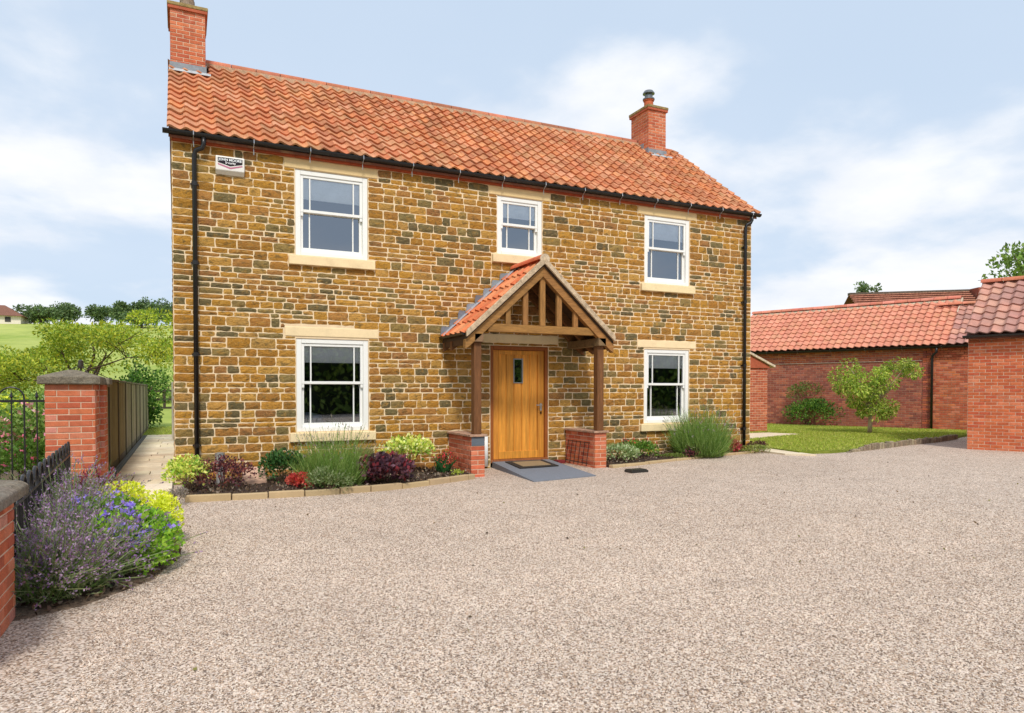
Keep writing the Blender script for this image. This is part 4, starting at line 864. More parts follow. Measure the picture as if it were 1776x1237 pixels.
lb(MB(S(214, 196, 172)).bar((0.45, 1.4, bz+(1.4-be)*math.tan(ba)), (0.45, by, brz-0.02), 0.04, 0.1), 'verge', 'weathered_stone', broof, BM)
k1 = 1.78; rz1 = bz+(k1-be)*math.tan(ba)
m = MB(S(120, 70, 60)); m.prism([(be+0.05, bz-0.06), (k1, rz1-0.05), (4.6, bz-0.05), (4.6, bz-0.14), (k1, rz1-0.16), (be+0.05, bz-0.11)], 'x', 0.421, 4.6); broof2 = lb(m, 'lower_roof', 'clay_tile', barn, BM)
AGED = [S(196, 140, 122), S(186, 132, 116), S(206, 156, 134), S(174, 126, 114), S(200, 146, 124), S(170, 124, 112)]
tile_roof(BM @ Matrix.Translation((0.45, be, bz)) @ Matrix.Rotation(ba, 4, 'X'), 2.1, math.hypot(k1-be, rz1-bz)-0.03, 0.236, 0.29, broof2, 'weathered_tile', AGED, 'aged')
ridge_tiles(wp(BM, -0.25, k1, rz1+0.05), wp(BM, 2.5, k1, rz1+0.05), 0.11, 0.42, broof2, 'clay_tile', [S(214, 132, 106), S(206, 124, 98)])
half_pipe(wp(BM, -7.1, -0.19, 2.79), wp(BM, 1.05, -0.19, 2.79), 0.06, BLACK).build('gutter', 'black_plastic', barn)
for k in range(7): x = -6.6+k*1.15; lb(MB(S(160, 160, 160)).tube([(x, -0.25, 2.80), (x, -0.20, 2.72), (x, -0.03, 2.66)], 0.008, 5), 'gutter_bracket', 'metal', barn, BM)
m = MB(BLACK); m.tube([(0.16, -0.19, 2.74), (0.16, -0.19, 2.60), (0.03, -0.09, 2.48), (0.02, -0.085, 2.36), (0.02, -0.085, 0.02)], 0.038, 10); lb(m, 'downpipe', 'black_plastic', barn, BM, smooth=True)
lb(MB(S(170, 90, 70)).lathe([(0.06, 0), (0.055, 0.05), (0.02, 0.06)], (-4.45, 0.25, bz+0.42*math.tan(ba)+0.03), 8), 'vent_tile', 'clay_tile', broof, BM)

GM = fr(16.27, -1.87, 0.1, TH)
gar = thing('brick_garage', 'orange brick garage with mottled purple pantile roof at the right edge', 'garage', (16.27, -1.87, 0.1), TH)
lb(MB(MORTAR_B).box(0.0, 7.0, 0.0, 4.2, -0.15, 2.58), 'wall', 'mortar', gar, GM)
its = []; brick_face(GM, 3.4, -0.10, 2.42, None, out=its, pal=[S(204, 112, 72), S(196, 102, 64), S(210, 122, 84), S(188, 92, 60), S(200, 108, 66)], pal_id='gar')
brick_face(GM @ Matrix.Translation((0, -0.02, 0)), 3.4, 2.42, 2.57, None, out=its, pal=[S(170, 90, 50), S(150, 78, 44), S(184, 104, 60)], pal_id='gar2', depth=0.05)
brick_face(GM @ fr(0, 4.2, 0, -math.pi/2), 4.2, -0.10, 2.57, None, out=its, pal=RED, pal_id='gar')
finish_bricks(its, gar, 'brick')
ge, gz, gy_, grz = -0.16, 2.62, 2.05, 4.03; ga = math.atan2(grz-gz, gy_-ge); gl = math.hypot(grz-gz, gy_-ge)
m = MB(S(110, 72, 64)); m.prism([(ge+0.05, gz-0.06), (gy_, grz-0.05), (4.4, gz-0.05), (4.4, gz-0.14), (gy_, grz-0.16), (ge+0.05, gz-0.11)], 'x', -0.03, 7.1); groof = lb(m, 'roof', 'weathered_tile', gar, GM)
tile_roof(GM @ Matrix.Translation((-0.05, ge, gz)) @ Matrix.Rotation(ga, 4, 'X'), 3.6, gl-0.05, 0.24, 0.325, groof, 'weathered_tile', AGED, 'garage')
m = MB(S(180, 130, 118)); m.prism([(gy_, grz-0.04), (4.4, gz-0.04), (4.4, gz-0.01), (gy_, grz)], 'x', -0.05, 7.1); lb(m, 'back_slope', 'weathered_tile', groof, GM)
ridge_tiles(wp(GM, -0.08, gy_, grz), wp(GM, 7.0, gy_, grz), 0.125, 0.45, groof, 'clay_tile', [S(206, 122, 92), S(214, 134, 104), S(196, 112, 86)])
lb(MB(S(70, 62, 50)).prism([(0.0, 2.581), (4.2, 2.581), (gy_, grz-0.2)], 'x', 0.0, 0.2), 'gable', 'mortar', gar, GM)
half_pipe(wp(GM, -0.08, -0.18, 2.585), wp(GM, 7.0, -0.18, 2.585), 0.055, BLACK).build('gutter', 'black_plastic', gar)

sw = thing('garden_wall', 'narrow orange brick wall with sloping coping behind the house corner', 'wall', (16.0, 4.6, 0.1))
solid_bricks(14.2, 16.62, 4.5, 4.95, 0.08, 2.14, sw, RED, 'sw', 'fr', unit=0.225, course=0.075)
m = MB(S(176, 92, 64)); m.prism([(14.2, 2.141), (16.66, 2.141), (16.66, 2.2), (15.4, 2.72), (14.2, 2.72)], 'y', 4.46, 4.95); m.build('raking_top', 'brick', sw)
MB(S(216, 196, 170)).bar((15.3, 4.7, 2.80), (16.85, 4.7, 2.19), 0.6, 0.07).build('coping', 'weathered_stone', sw, bevel=0.01)

LAWN = [(12.35, 0.75), (11.95, -0.2), (11.75, -1.15), (12.5, -1.32), (13.4, -1.2), (14.7, -0.85), (16.0, -0.48), (17.7, -0.15), (19.3, 0.35), (22.9, 1.6), (22.2, 3.3), (20.1, 8.2), (16.0, 9.0), (12.0, 8.0)]
LZ = 0.16
sheet('lawn', LAWN, LZ, 'lawn', 'mown green lawn between the house and the barn')
le = thing('log_edging', 'row of short upright timber logs holding the lawn edge', 'edging', (16, -0.6, 0.1)); pts = [(13.0, -1.33), (14.7, -0.93), (16.0, -0.56), (17.7, -0.24), (19.3, 0.26)]
for a, b in zip(pts, pts[1:]):
    n = int(math.hypot(b[0]-a[0], b[1]-a[1])/0.125)
    for i in range(n):
        t = (i+0.5)/n; x, y = a[0]+(b[0]-a[0])*t, a[1]+(b[1]-a[1])*t; m = MB(jit(S(150, 134, 112), 0.25)); g = min(1, (x-12.9)/1.2); hv = random.uniform(-0.02, 0.025); m.lathe([(0.05, 0), (0.05, 0.10*g+0.035+hv), (0.036, 0.115*g+0.035+hv)], (x, y, 0.08), 8); m.build('log', 'bark', le)
pv = S(222, 206, 178)
sheet('paving_strip', [(11.45, -0.05), (12.3, 0.3), (11.9, -0.6), (11.72, -1.62), (11.3, -1.2)], 0.135, 'paving', 'pale paving at the corner of the house', pv)
STEP = [(13.4, 2.1), (15.2, 3.9), (16.0, 3.85), (16.35, 2.95), (15.0, 2.55)]
sheet('stepping_path', STEP, LZ+0.012, 'paving', 'pale paving slab at the edge of the lawn', pv)

bh = thing('distant_house', 'brown tiled roof and brick end of a house showing above the barn', 'house', (42, 22, 0))
A, B = Vector((39.06, 19.64, 7.62)), Vector((46.0, 16.33, 7.85)); dv = (B-A).normalized(); nv = Vector((-dv.y, dv.x, 0)).normalized(); nv = nv if nv.dot(Vector((0, 1, 0))) > 0 else -nv
m = MB(S(150, 96, 78)); q = [A, B, B-nv*3+Vector((0, 0, -2.4)), A-nv*3+Vector((0, 0, -2.4)), A+nv*3+Vector((0, 0, -2.4)), B+nv*3+Vector((0, 0, -2.4))]; m.add(q, [(0, 1, 2, 3), (1, 0, 4, 5)]); m.build('roof', 'far_roof', bh)
for i in range(16):
    f = (i+0.5)/16; o_ = -nv*3*f+Vector((0, 0, -2.4*f)); MB(jit(S(176, 122, 102), 0.12)).bar(A+o_+Vector((0, 0, 0.03)), B+o_+Vector((0, 0, 0.03)), 0.2, 0.045).build('tile_course', 'far_roof', bh)
m = MB(S(170, 110, 86)); w3 = [A-nv*2.8, B-nv*2.8, B+nv*2.8, A+nv*2.8]; w3 = [Vector((v.x, v.y, 5.2)) for v in w3]; m.add([*w3, *[Vector((v.x, v.y, 0)) for v in w3]], [(0, 1, 5, 4), (1, 2, 6, 5), (2, 3, 7, 6), (3, 0, 4, 7)]); m.build('wall', 'brick', bh)
MB(S(96, 82, 72)).bar(A+Vector((0, 0, 0.04)), B+Vector((0, 0, 0.04)), 0.3, 0.16).build('ridge', 'far_roof', bh)
m = MB(S(150, 80, 62)); c0 = B+dv*0.5-nv*0.3; m.bar((c0.x-dv.x*0.3, c0.y-dv.y*0.3, 7.0), (c0.x+dv.x*1.6, c0.y+dv.y*1.6, 7.05), 1.0, 2.0); m.build('brick_stack', 'brick', bh)
m = MB(S(90, 90, 92)); ap = B+dv*0.75-nv*0.3; m.tube([(ap.x, ap.y, 7.9), (ap.x, ap.y, 8.6)], 0.02, 5); m.tube([(ap.x-0.3, ap.y+0.1, 8.5), (ap.x+1.0, ap.y-0.4, 8.55)], 0.015, 4)
for k in range(5): m.tube([(ap.x+0.2*k-0.1, ap.y-0.08*k, 8.35), (ap.x+0.2*k-0.1, ap.y-0.08*k, 8.68)], 0.01, 4)
m.build('aerial', 'metal', bh)

# ================================================================== PLANTS
def unit(a): return a/np.maximum(np.linalg.norm(a, axis=1, keepdims=True), 1e-6)
def leaf_arrays(P, L, W, C, D=None, N=None, spread=1.0):
    n = len(P); D = unit(rng.normal(size=(n, 3))) if D is None else unit(D+rng.normal(size=(n, 3))*0.35*spread)
    A = rng.normal(size=(n, 3)) if N is None else N+rng.normal(size=(n, 3))*0.5
    S_ = unit(np.cross(D, A)); L = np.broadcast_to(np.asarray(L, float), (n,))[:, None]*rng.uniform(0.7, 1.25, (n, 1)); W = np.broadcast_to(np.asarray(W, float), (n,))[:, None]*rng.uniform(0.75, 1.2, (n, 1))
    U = unit(np.cross(S_, D)); mid = P+D*L*0.45+U*L*0.06
    V = np.stack([P, mid-S_*W/2, P+D*L, mid+S_*W/2], 1).reshape(-1, 3); F = np.arange(4*n).reshape(n, 4); return V, F, np.repeat(C, 4, 0)
LEAF_GAIN = 1.35                                                    # palettes were read from shaded clumps; single leaves are paler
def pick(pal, n, jitter=0.16, k=None):
    pal = np.array(pal); i = rng.integers(0, len(pal), n) if k is None else k
    return np.clip(pal[i]*LEAF_GAIN*rng.uniform(1-jitter, 1+jitter, (n, 1))*rng.uniform(0.95, 1.05, (n, 3)), 0.003, 0.95)
def merge(parts):
    V, F, C, b = [], [], [], 0
    for v, f, c in parts: V.append(v); F.append(f+b); C.append(c); b += len(v)
    return np.concatenate(V), np.concatenate(F), np.concatenate(C)
def foliage(name, parts, mat, parent): 
    return place(bpy.data.objects.new(name, npmesh(name, *merge(parts), mat)), parent)
def dome_points(c, r, n, clumps, tight=0.28, low=-0.25):
    d = unit(rng.normal(size=(clumps, 3))); d[:, 2] = np.where(d[:, 2] < low, -d[:, 2], d[:, 2]); cc = d*rng.uniform(0.55, 0.95, (clumps, 1)); k = rng.integers(0, clumps, n)
    p = cc[k]+rng.normal(size=(n, 3))*tight*rng.uniform(0.5, 1.2, (n, 1)); ln = np.linalg.norm(p, axis=1, keepdims=True); p = np.where(ln > 1.12, p/ln*1.08, p)
    return np.array(c)+p*np.array(r), unit(p+np.array((0, 0, 0.25))), k
def stems_mesh(c, r, z0, n, rad, col, parent, mat='bark', top=0.7, name='stem'):
    m = MB(col)
    for i in range(n):
        a = random.uniform(0, 6.28); q = random.uniform(0.1, top); m.tube([(c[0]+0.1*r[0]*math.cos(a), c[1]+0.1*r[1]*math.sin(a), z0), (c[0]+0.45*q*r[0]*math.cos(a), c[1]+0.45*q*r[1]*math.sin(a), (z0+c[2])/2+0.02), (c[0]+q*r[0]*math.cos(a), c[1]+q*r[1]*math.sin(a), c[2]+0.35*r[2])], [rad, rad*0.7, rad*0.3], 5)
    return m.build(name, mat, parent)
def shrub(name, label, cat, c, r, n, L, W, pal, z0=0.05, clumps=26, tight=0.26, flowers=None, low=-0.25, stem=S(90, 70, 52), group=None, up=0.3):
    t = thing(name, label, cat, (c[0], c[1], z0), group=group); n = int(n*1.35); r = tuple(v*1.06 for v in r)
    P, D, k = dome_points(c, r, n, clumps, tight, low); P[:, 2] = np.maximum(P[:, 2], z0+0.01); D = D+np.array((0, 0, up))
    foliage('foliage', [leaf_arrays(P, L, W, pick(pal, n), D, None, 2.0)], 'leaf', t); stems_mesh(c, r, z0, 9, 0.008, stem, t)
    if flowers:
        fp, fn, fl, fz = flowers; P, D, k = dome_points((c[0], c[1], c[2]+fz), r, fn, clumps, 0.2, 0.1); parts = []
        for q in range(5): parts.append(leaf_arrays(P, fl, fl*0.7, pick(fp, fn), None))
        foliage('flower', parts, 'petal', t)
    return t
def tuft(name, label, cat, c, z0, rad, h, n, width, pal, spikes=None, leafy=None, lean=0.75, group=None, out=None, squash=1.0, body=0.62, mess=1.0, whorl=False):
    """upright fine stems fanning from a crown; spikes=(count, extra height, palette, head size)"""
    t = thing(name, label, cat, (c[0], c[1], z0), group=group)
    a = rng.uniform(0, 2*math.pi, n); q = np.sqrt(rng.uniform(0, 1, n)); tilt = q*lean; hh = h*(1-0.30*q**2)*rng.uniform(0.6, 1.08, n)
    base = np.stack([c[0]+body*rad*q*np.cos(a), c[1]+body*rad*q*np.sin(a)*squash, z0+h*0.25*rng.uniform(0, 1, n)*(1-0.6*q)], 1)
    dirv = np.stack([np.cos(a)*tilt*rad/h*(1-body)*1.5, np.sin(a)*tilt*rad/h*(1-body)*1.5*squash, np.ones(n)], 1)+rng.normal(size=(n, 3))*0.16*mess; tip = base+dirv*(hh*rng.uniform(0.45, 1, n))[:, None]
    side = unit(np.cross(dirv, rng.normal(size=(n, 3))))*width/2; mid = base+(tip-base)*0.55+np.stack([np.cos(a), np.sin(a)*squash, np.zeros(n)], 1)*0.02
    V = np.stack([base-side*0.6, base+side*0.6, mid+side, mid-side, tip+side*0.35, tip-side*0.35], 1).reshape(-1, 3); i6 = np.arange(n)[:, None]*6
    F = np.concatenate([i6+np.array([[0, 1, 2, 3]]), i6+np.array([[3, 2, 4, 5]])]); C = np.repeat(pick(pal, n), 6, 0); parts = [(V, F, C)]
    if leafy:
        m_ = leafy[0]; k = rng.integers(0, n, m_); s_ = rng.uniform(0.15, 0.9, (m_, 1)); P = base[k]+(tip[k]-base[k])*s_; parts.append(leaf_arrays(P, leafy[1], leafy[2], pick(leafy[3], m_), dirv[k]*0.8, None, 2.2))
    foliage('foliage', parts, 'leaf', t)
    if spikes:
        m_, ex, sp, hd = spikes; a = rng.uniform(0, 6.283, m_); q = np.sqrt(rng.uniform(0, 1, m_)); T0 = np.stack([c[0]+0.7*rad*q*np.cos(a), c[1]+0.7*rad*q*np.sin(a)*squash, z0+h*(0.55-0.35*q**2)], 1)
        T1 = T0+rng.normal(size=(m_, 3))*0.05*mess*np.array((1, 1, 0.6))+np.stack([np.cos(a)*q*rad*0.5, np.sin(a)*q*rad*0.5*squash, (h*0.45+ex*rng.uniform(0.5, 1.1, m_))*(1-0.25*q)], 1); sd_ = unit(np.cross(T1-T0, rng.normal(size=(m_, 3))))*width*0.4
        V = np.stack([T0-sd_, T0+sd_, T1+sd_, T1-sd_], 1).reshape(-1, 3); fp = [(V, np.arange(4*m_).reshape(m_, 4), np.repeat(pick([pal[0]], m_), 4, 0))]
        if whorl:
            for o_ in range(6): fp.append(leaf_arrays(T0+(T1-T0)*rng.uniform(0.25, 1.0, (m_, 1))+rng.normal(size=(m_, 3))*0.008, hd*0.7, hd*0.5, pick(sp, m_), None))
        for o_ in range(4): fp.append(leaf_arrays(T1-unit(T1-T0)*hd*o_*0.45+rng.normal(size=(m_, 3))*0.004, hd, hd*0.42, pick(sp, m_), T1-T0, None, 0.8))
        foliage('flower', fp, 'petal', t)
    return t
GRN = [S(104, 132, 62), S(126, 152, 76), S(84, 112, 50), S(142, 164, 92)]
VAR = [S(196, 204, 96), S(220, 222, 130), S(150, 176, 66), S(206, 212, 112), S(112, 144, 54)]
PUR = [S(92, 52, 62), S(74, 44, 54), S(118, 66, 70), S(60, 38, 48), S(134, 84, 86)]
# bed under the left windows
shrub('variegated_shrub', 'yellow green variegated shrub at the foot of the left downpipe', 'shrub', (0.07, -1.30, 0.30), (0.27, 0.26, 0.22), 620, 0.05, 0.034, VAR, 0.05)
shrub('red_leaved_shrub', 'dark red leaved shrub in front of the bollard light', 'shrub', (0.52, -1.28, 0.25), (0.36, 0.30, 0.24), 950, 0.042, 0.026, PUR+[S(150, 84, 74)], 0.05)
shrub('evergreen_shrub', 'dark glossy green shrub left of the big lavender', 'shrub', (1.36, -1.05, 0.28), (0.30, 0.28, 0.25), 950, 0.055, 0.032, [S(44, 78, 34), S(58, 96, 44), S(36, 62, 30), S(86, 120, 66)], 0.05)
shrub('red_heuchera', 'small coral red leafy plant behind the stone edging', 'plant', (1.50, -1.62, 0.13), (0.17, 0.15, 0.12), 300, 0.05, 0.045, [S(184, 70, 66), S(160, 56, 58), S(200, 100, 84)], 0.05)
tuft('lavender_bush', 'large green lavender bush below the left ground floor window', 'lavender', (2.02, -1.42), 0.05, 0.60, 0.60, 4200, 0.006, [S(104, 130, 60), S(124, 148, 76), S(84, 112, 48), S(140, 160, 92)], spikes=(150, 0.30, [S(150, 140, 130), S(128, 118, 120), S(166, 152, 140)], 0.03), leafy=(5200, 0.05, 0.009, [S(96, 124, 56), S(128, 150, 84), S(146, 160, 110)]), mess=1.9, body=0.7)
shrub('grey_sage', 'grey green trailing plant at the front of the big lavender', 'plant', (1.86, -1.92, 0.16), (0.30, 0.22, 0.18), 900, 0.045, 0.018, [S(112, 126, 84), S(136, 146, 108), S(92, 112, 60)], 0.04)
shrub('purple_heuchera', 'broad dark purple heuchera spilling over the stone edging', 'plant', (2.72, -1.66, 0.22), (0.40, 0.32, 0.24), 1000, 0.075, 0.065, [S(78, 48, 60), S(62, 40, 52), S(98, 62, 72), S(112, 78, 90), S(122, 50, 58)], 0.04)
shrub('variegated_shrub', 'taller cream and green variegated shrub between window sill and porch', 'shrub', (3.36, -0.62, 0.42), (0.40, 0.30, 0.24), 900, 0.06, 0.042, VAR+[S(226, 226, 160)], 0.06)
t = tuft('red_flower_plant', 'small green clump with red flowers beside the left porch pier', 'plant', (3.96, -0.75), 0.06, 0.13, 0.26, 420, 0.016, [S(52, 96, 52), S(70, 118, 60), S(40, 78, 44)], spikes=(70, 0.12, [S(190, 60, 60), S(206, 90, 80), S(160, 50, 56)], 0.05))
shrub('seedling', 'tiny yellow green seedling near the left porch pier', 'plant', (4.02, -1.22, 0.09), (0.10, 0.08, 0.05), 90, 0.04, 0.025, [S(170, 176, 80), S(140, 156, 60)], 0.06)
shrub('heather_clump', 'small grey heather at the corner of the left flower bed', 'plant', (-0.08, -2.10, 0.10), (0.14, 0.16, 0.12), 500, 0.03, 0.010, [S(128, 118, 112), S(104, 96, 88), S(150, 140, 136)], 0.03)
# bed under the right windows
shrub('silver_shrub', 'pale silver green low plant against the right porch pier', 'plant', (7.42, -0.85, 0.24), (0.34, 0.28, 0.17), 700, 0.055, 0.032, [S(150, 164, 124), S(176, 188, 150), S(110, 134, 82), S(132, 150, 100)], 0.08)
t = shrub('red_flower_plant', 'green plant with red flowers under the right ground floor window', 'plant', (8.05, -0.55, 0.26), (0.38, 0.28, 0.18), 750, 0.05, 0.03, [S(88, 120, 46), S(110, 140, 56), S(70, 100, 40)], 0.08, flowers=([S(184, 62, 54), S(200, 84, 66)], 26, 0.03, 0.13))
tuft('lavender_bush', 'large green lavender bush below the right ground floor window', 'lavender', (9.55, -0.62), 0.1, 0.66, 0.80, 4200, 0.007, [S(104, 130, 60), S(122, 148, 74), S(84, 112, 50), S(136, 158, 92)], spikes=(170, 0.20, [S(150, 138, 140), S(132, 120, 130), S(166, 152, 150)], 0.035), leafy=(5200, 0.06, 0.010, [S(96, 124, 56), S(124, 148, 84), S(146, 160, 110)]), mess=1.9, body=0.7)
shrub('purple_heuchera', 'dark clump at the foot of the right lavender', 'plant', (9.35, -0.86, 0.2), (0.35, 0.12, 0.12), 260, 0.06, 0.04, PUR, 0.1)
shrub('red_heuchera', 'crimson leafed plant left of the right downpipe', 'plant', (10.55, -0.42, 0.23), (0.24, 0.2, 0.15), 380, 0.055, 0.045, [S(146, 54, 62), S(120, 44, 54), S(170, 80, 80)], 0.1)
shrub('ground_cover', 'low green creeping plant along the right bed edging', 'plant', (11.05, -0.55, 0.17), (0.42, 0.2, 0.08), 600, 0.04, 0.025, [S(128, 138, 72), S(104, 120, 56), S(150, 152, 92)], 0.1)
shrub('dark_sedum', 'small dark red sedum at the foot of the right downpipe', 'plant', (11.42, -0.3, 0.22), (0.2, 0.16, 0.10), 260, 0.045, 0.03, [S(76, 52, 50), S(98, 66, 60)], 0.1)
shrub('ground_cover', 'sparse green creeper between the red flowers and right lavender', 'plant', (8.65, -0.8, 0.13), (0.35, 0.14, 0.06), 330, 0.04, 0.02, [S(112, 124, 60), S(90, 108, 48)], 0.09)
def mulch(label, pts, n, zf):
    P = []
    while len(P) < n:
        x, y = random.uniform(min(p[0] for p in pts), max(p[0] for p in pts)), random.uniform(min(p[1] for p in pts), max(p[1] for p in pts))
        if in_poly(x, y, pts): P.append((x, y, zf(x)+random.uniform(0, 0.02)))
    o = foliage('bark_mulch', [leaf_arrays(np.array(P), 0.05, 0.03, pick([S(70, 54, 44), S(92, 74, 60), S(52, 42, 36), S(120, 98, 78), S(132, 118, 104)], n), None)], 'far_leaf', None); tag(o, label, 'mulch', kind='stuff')
mulch('dark bark mulch under the left windows', [(0.05, -0.05), *[(x, y+0.08) for x, y in EDGE_L], (4.30, -0.05)], 3800, lambda x: 0.07); mulch('dark bark mulch under the right windows', [(7.0, -0.05), *[(x, y+0.08) for x, y in EDGE_R], (11.4, -0.05)], 2400, lambda x: drive_z(x)+0.06)
mulch('loose bark and grit along the low railing', BED_L, 2600, lambda x: 0.0)
# bed in the left foreground
sheet('flower_bed_soil', BED_L, 0.003, 'soil', 'dark soil of the bed along the low railing', S(128, 108, 90), 0.03)
CAT = [S(112, 126, 84), S(130, 138, 100), S(92, 112, 66), S(80, 108, 50)]; CATF = [S(140, 108, 148), S(154, 126, 160), S(122, 90, 132), S(162, 140, 162), S(130, 106, 122)]
def catmint(label, c, rad, h, n, fl, seed_z=0.04, squash=1.0):
    return tuft('catmint', label, 'catmint', c, seed_z, rad, h, n, 0.007, CAT, spikes=(int(fl*1.4), 0.14, CATF, 0.028), leafy=(n*4, 0.028, 0.015, CAT+[S(150, 150, 120)]), lean=1.3, group=None, squash=squash, body=0.8, mess=3.4, whorl=True)
catmint('mauve catmint spilling forward beside the low brick wall', (-0.84, -6.05), 0.36, 0.27, 600, 420); catmint('mauve catmint in front of the blue geranium', (-0.66, -5.72), 0.32, 0.24, 450, 330)
catmint('tall mauve catmint against the middle of the low railing', (-0.86, -5.25), 0.36, 0.36, 550, 420); catmint('mauve catmint against the far end of the low railing', (-0.92, -4.4), 0.36, 0.42, 500, 400)
catmint('mauve catmint nearest the gate pillar', (-1.0, -3.4), 0.36, 0.42, 450, 330)
tuft('red_salvia', 'dark red flower spikes in front of the gate pillar', 'salvia', (-0.74, -3.9), 0.04, 0.22, 0.50, 300, 0.012, [S(104, 96, 60), S(120, 60, 60)], spikes=(60, 0.16, [S(128, 52, 66), S(104, 40, 56), S(146, 72, 82)], 0.06), leafy=(300, 0.05, 0.02, [S(96, 110, 60), S(110, 60, 60)]))
LIME = [S(222, 222, 70), S(198, 204, 54), S(226, 226, 96), S(180, 190, 48), S(206, 210, 80)]
shrub('lime_spirea', 'lime yellow spirea bush next to the slab path', 'shrub', (-0.55, -4.05, 0.30), (0.24, 0.30, 0.22), 1200, 0.034, 0.022, LIME, 0.05); shrub('lime_spirea', 'lime yellow spirea bush at the gravel edge behind the geranium', 'shrub', (-0.24, -4.5, 0.25), (0.20, 0.28, 0.22), 1200, 0.034, 0.022, LIME, 0.05)
shrub('geranium', 'green cranesbill geranium dotted with violet blue flowers', 'geranium', (-0.42, -5.32, 0.18), (0.35, 0.48, 0.25), 2800, 0.045, 0.036, [S(118, 158, 48), S(138, 174, 58), S(96, 136, 42), S(158, 186, 72)], 0.04, clumps=40, flowers=([S(140, 118, 206), S(160, 142, 220), S(116, 92, 190)], 140, 0.042, 0.06))
shrub('geranium', 'blue flowered geranium pushing through the catmint', 'geranium', (-0.60, -4.85, 0.32), (0.28, 0.34, 0.18), 1000, 0.04, 0.03, [S(92, 126, 44), S(112, 144, 52)], 0.1, flowers=([S(140, 120, 206), S(158, 140, 222)], 60, 0.034, 0.07))
# behind the railings
ROSE = ([S(230, 160, 170), S(238, 186, 190), S(218, 130, 150)], 60, 0.075, 0.05)
shrub('rose_bush', 'pink rose bush behind the tall railing', 'rose bush', (-2.15, 0.6, 0.62), (0.62, 0.6, 0.50), 2000, 0.06, 0.04, GRN, 0.02, clumps=34, flowers=ROSE); shrub('rose_bush', 'white rose bush close behind the gate pillar', 'rose bush', (-1.75, 1.5, 0.85), (0.42, 0.6, 0.55), 1500, 0.06, 0.04, GRN, 0.02, flowers=([S(240, 236, 226), S(232, 220, 212)], 50, 0.08, 0.08))
shrub('rose_bush', 'leafy dark rose bush low behind the tall railing', 'rose bush', (-1.95, -0.1, 0.35), (0.5, 0.4, 0.35), 1600, 0.055, 0.04, [S(84, 116, 48), S(104, 134, 58)], 0.02, flowers=([S(226, 130, 160), S(214, 110, 140)], 22, 0.07, 0.1))
shrub('lime_shrub', 'lime green shrub beyond the roses', 'shrub', (-2.9, 2.6, 0.8), (0.7, 0.6, 0.55), 1800, 0.06, 0.04, LIME+GRN, 0.02)
shrub('garden_shrub', 'round green shrub among the roses', 'shrub', (-3.0, 0.4, 0.55), (0.6, 0.5, 0.5), 1500, 0.06, 0.04, GRN, 0.02)

# ================================================================== TREES
def limb(m, p, q, r0, r1, bend, n=5, seg=6):
    p, q = Vector(p), Vector(q); off = Vector((random.uniform(-1, 1), random.uniform(-1, 1), random.uniform(-0.4, 0.8)))*bend
    pts = [p.lerp(q, i/n)+off*math.sin(math.pi*i/n)+Vector((random.uniform(-1, 1), random.uniform(-1, 1), random.uniform(-1, 1)))*bend*0.12*(0 < i < n) for i in range(n+1)]
    m.tube(pts, [r0+(r1-r0)*i/n for i in range(n+1)], seg); return pts
def tree(name, label, cat, base, fork, centres, n_per, L, W, pal, r0, bark=S(96, 82, 66), spread=0.45, flat=0.6, mat='leaf', group=None, bend=0.25, fork_share=0.6, droop=0.0, limbs=None):
    """centres: crown clump centres; limbs run from the fork to every one of them"""
    t = thing(name, label, cat, base, group=group); m = MB(bark); limb(m, base, fork, r0, r0*0.7, bend*0.4, 5, 8)
    mains = []
    for i, c in enumerate(centres):
        if limbs and i >= limbs:                                    # twigs leave the nearest point of a main limb
            f = min((q for pts in mains for q in pts[2:]), key=lambda q: (q-Vector(c)).length); limb(m, f, c, r0*0.12, r0*0.04, bend*0.25, 4, 5)
        else:
            f = Vector(base).lerp(Vector(fork), random.uniform(fork_share, 1.0)); mains.append(limb(m, f, c, r0*random.uniform(0.3, 0.5), r0*0.08, bend))
    m.build('trunk', 'bark', t, smooth=True)
    C = np.array(centres); n = n_per*len(C); k = np.repeat(np.arange(len(C)), n_per); off = rng.normal(size=(n, 3)); off = off/np.maximum(1, np.linalg.norm(off, axis=1, keepdims=True)/1.6)
    P = C[k]+off*np.array((spread, spread, spread*flat))*rng.uniform(0.6, 1.15, (len(C), 1))[k]
    tone = rng.uniform(0.8, 1.15, (len(C), 1))[k]; D = off+np.array((0, 0, 0.1-droop)); foliage('crown', [leaf_arrays(P, L, W, np.clip(pick(pal, n)*tone, 0, 1), D, None, 2.0)], mat, t); return t
def crown_centres(c, r, n, hollow=0.35):
    out = []
    while len(out) < n:
        p = Vector((random.uniform(-1, 1), random.uniform(-1, 1), random.uniform(-1, 1)))
        if hollow < p.length < 1: out.append((c[0]+p.x*r[0], c[1]+p.y*r[1], c[2]+p.z*r[2]))
    return out
# golden locust leaning over the fence
LOC = [S(160, 172, 60), S(142, 160, 54), S(182, 186, 72), S(120, 144, 48), S(172, 172, 54), S(108, 132, 46)]
cs = []
for i in range(66):
    x = random.uniform(-4.7, 0.25); u = (x+4.7)/4.95; top = 2.05+1.1*math.sin(min(1, u*1.25)*math.pi/2)+0.16*math.sin(x*4.2+0.6)
    cs.append((x, random.uniform(6.8, 10.2), random.uniform(top-0.85, top)))
cs += [(-4.6, 7.6, 1.7), (-4.4, 8.4, 1.5), (-4.0, 7.4, 1.6), (-3.9, 8.8, 1.9), (-0.9, 8.2, 3.3), (-0.6, 8.8, 3.4)]
tree('locust_tree', 'spreading golden leaved tree leaning over the timber fence', 'tree', (-1.75, 8.3, 0.0), (-2.3, 8.4, 1.75), cs, 300, 0.08, 0.04, LOC, 0.085, S(92, 74, 58), 0.32, 0.45, bend=0.5, fork_share=0.8, limbs=8)
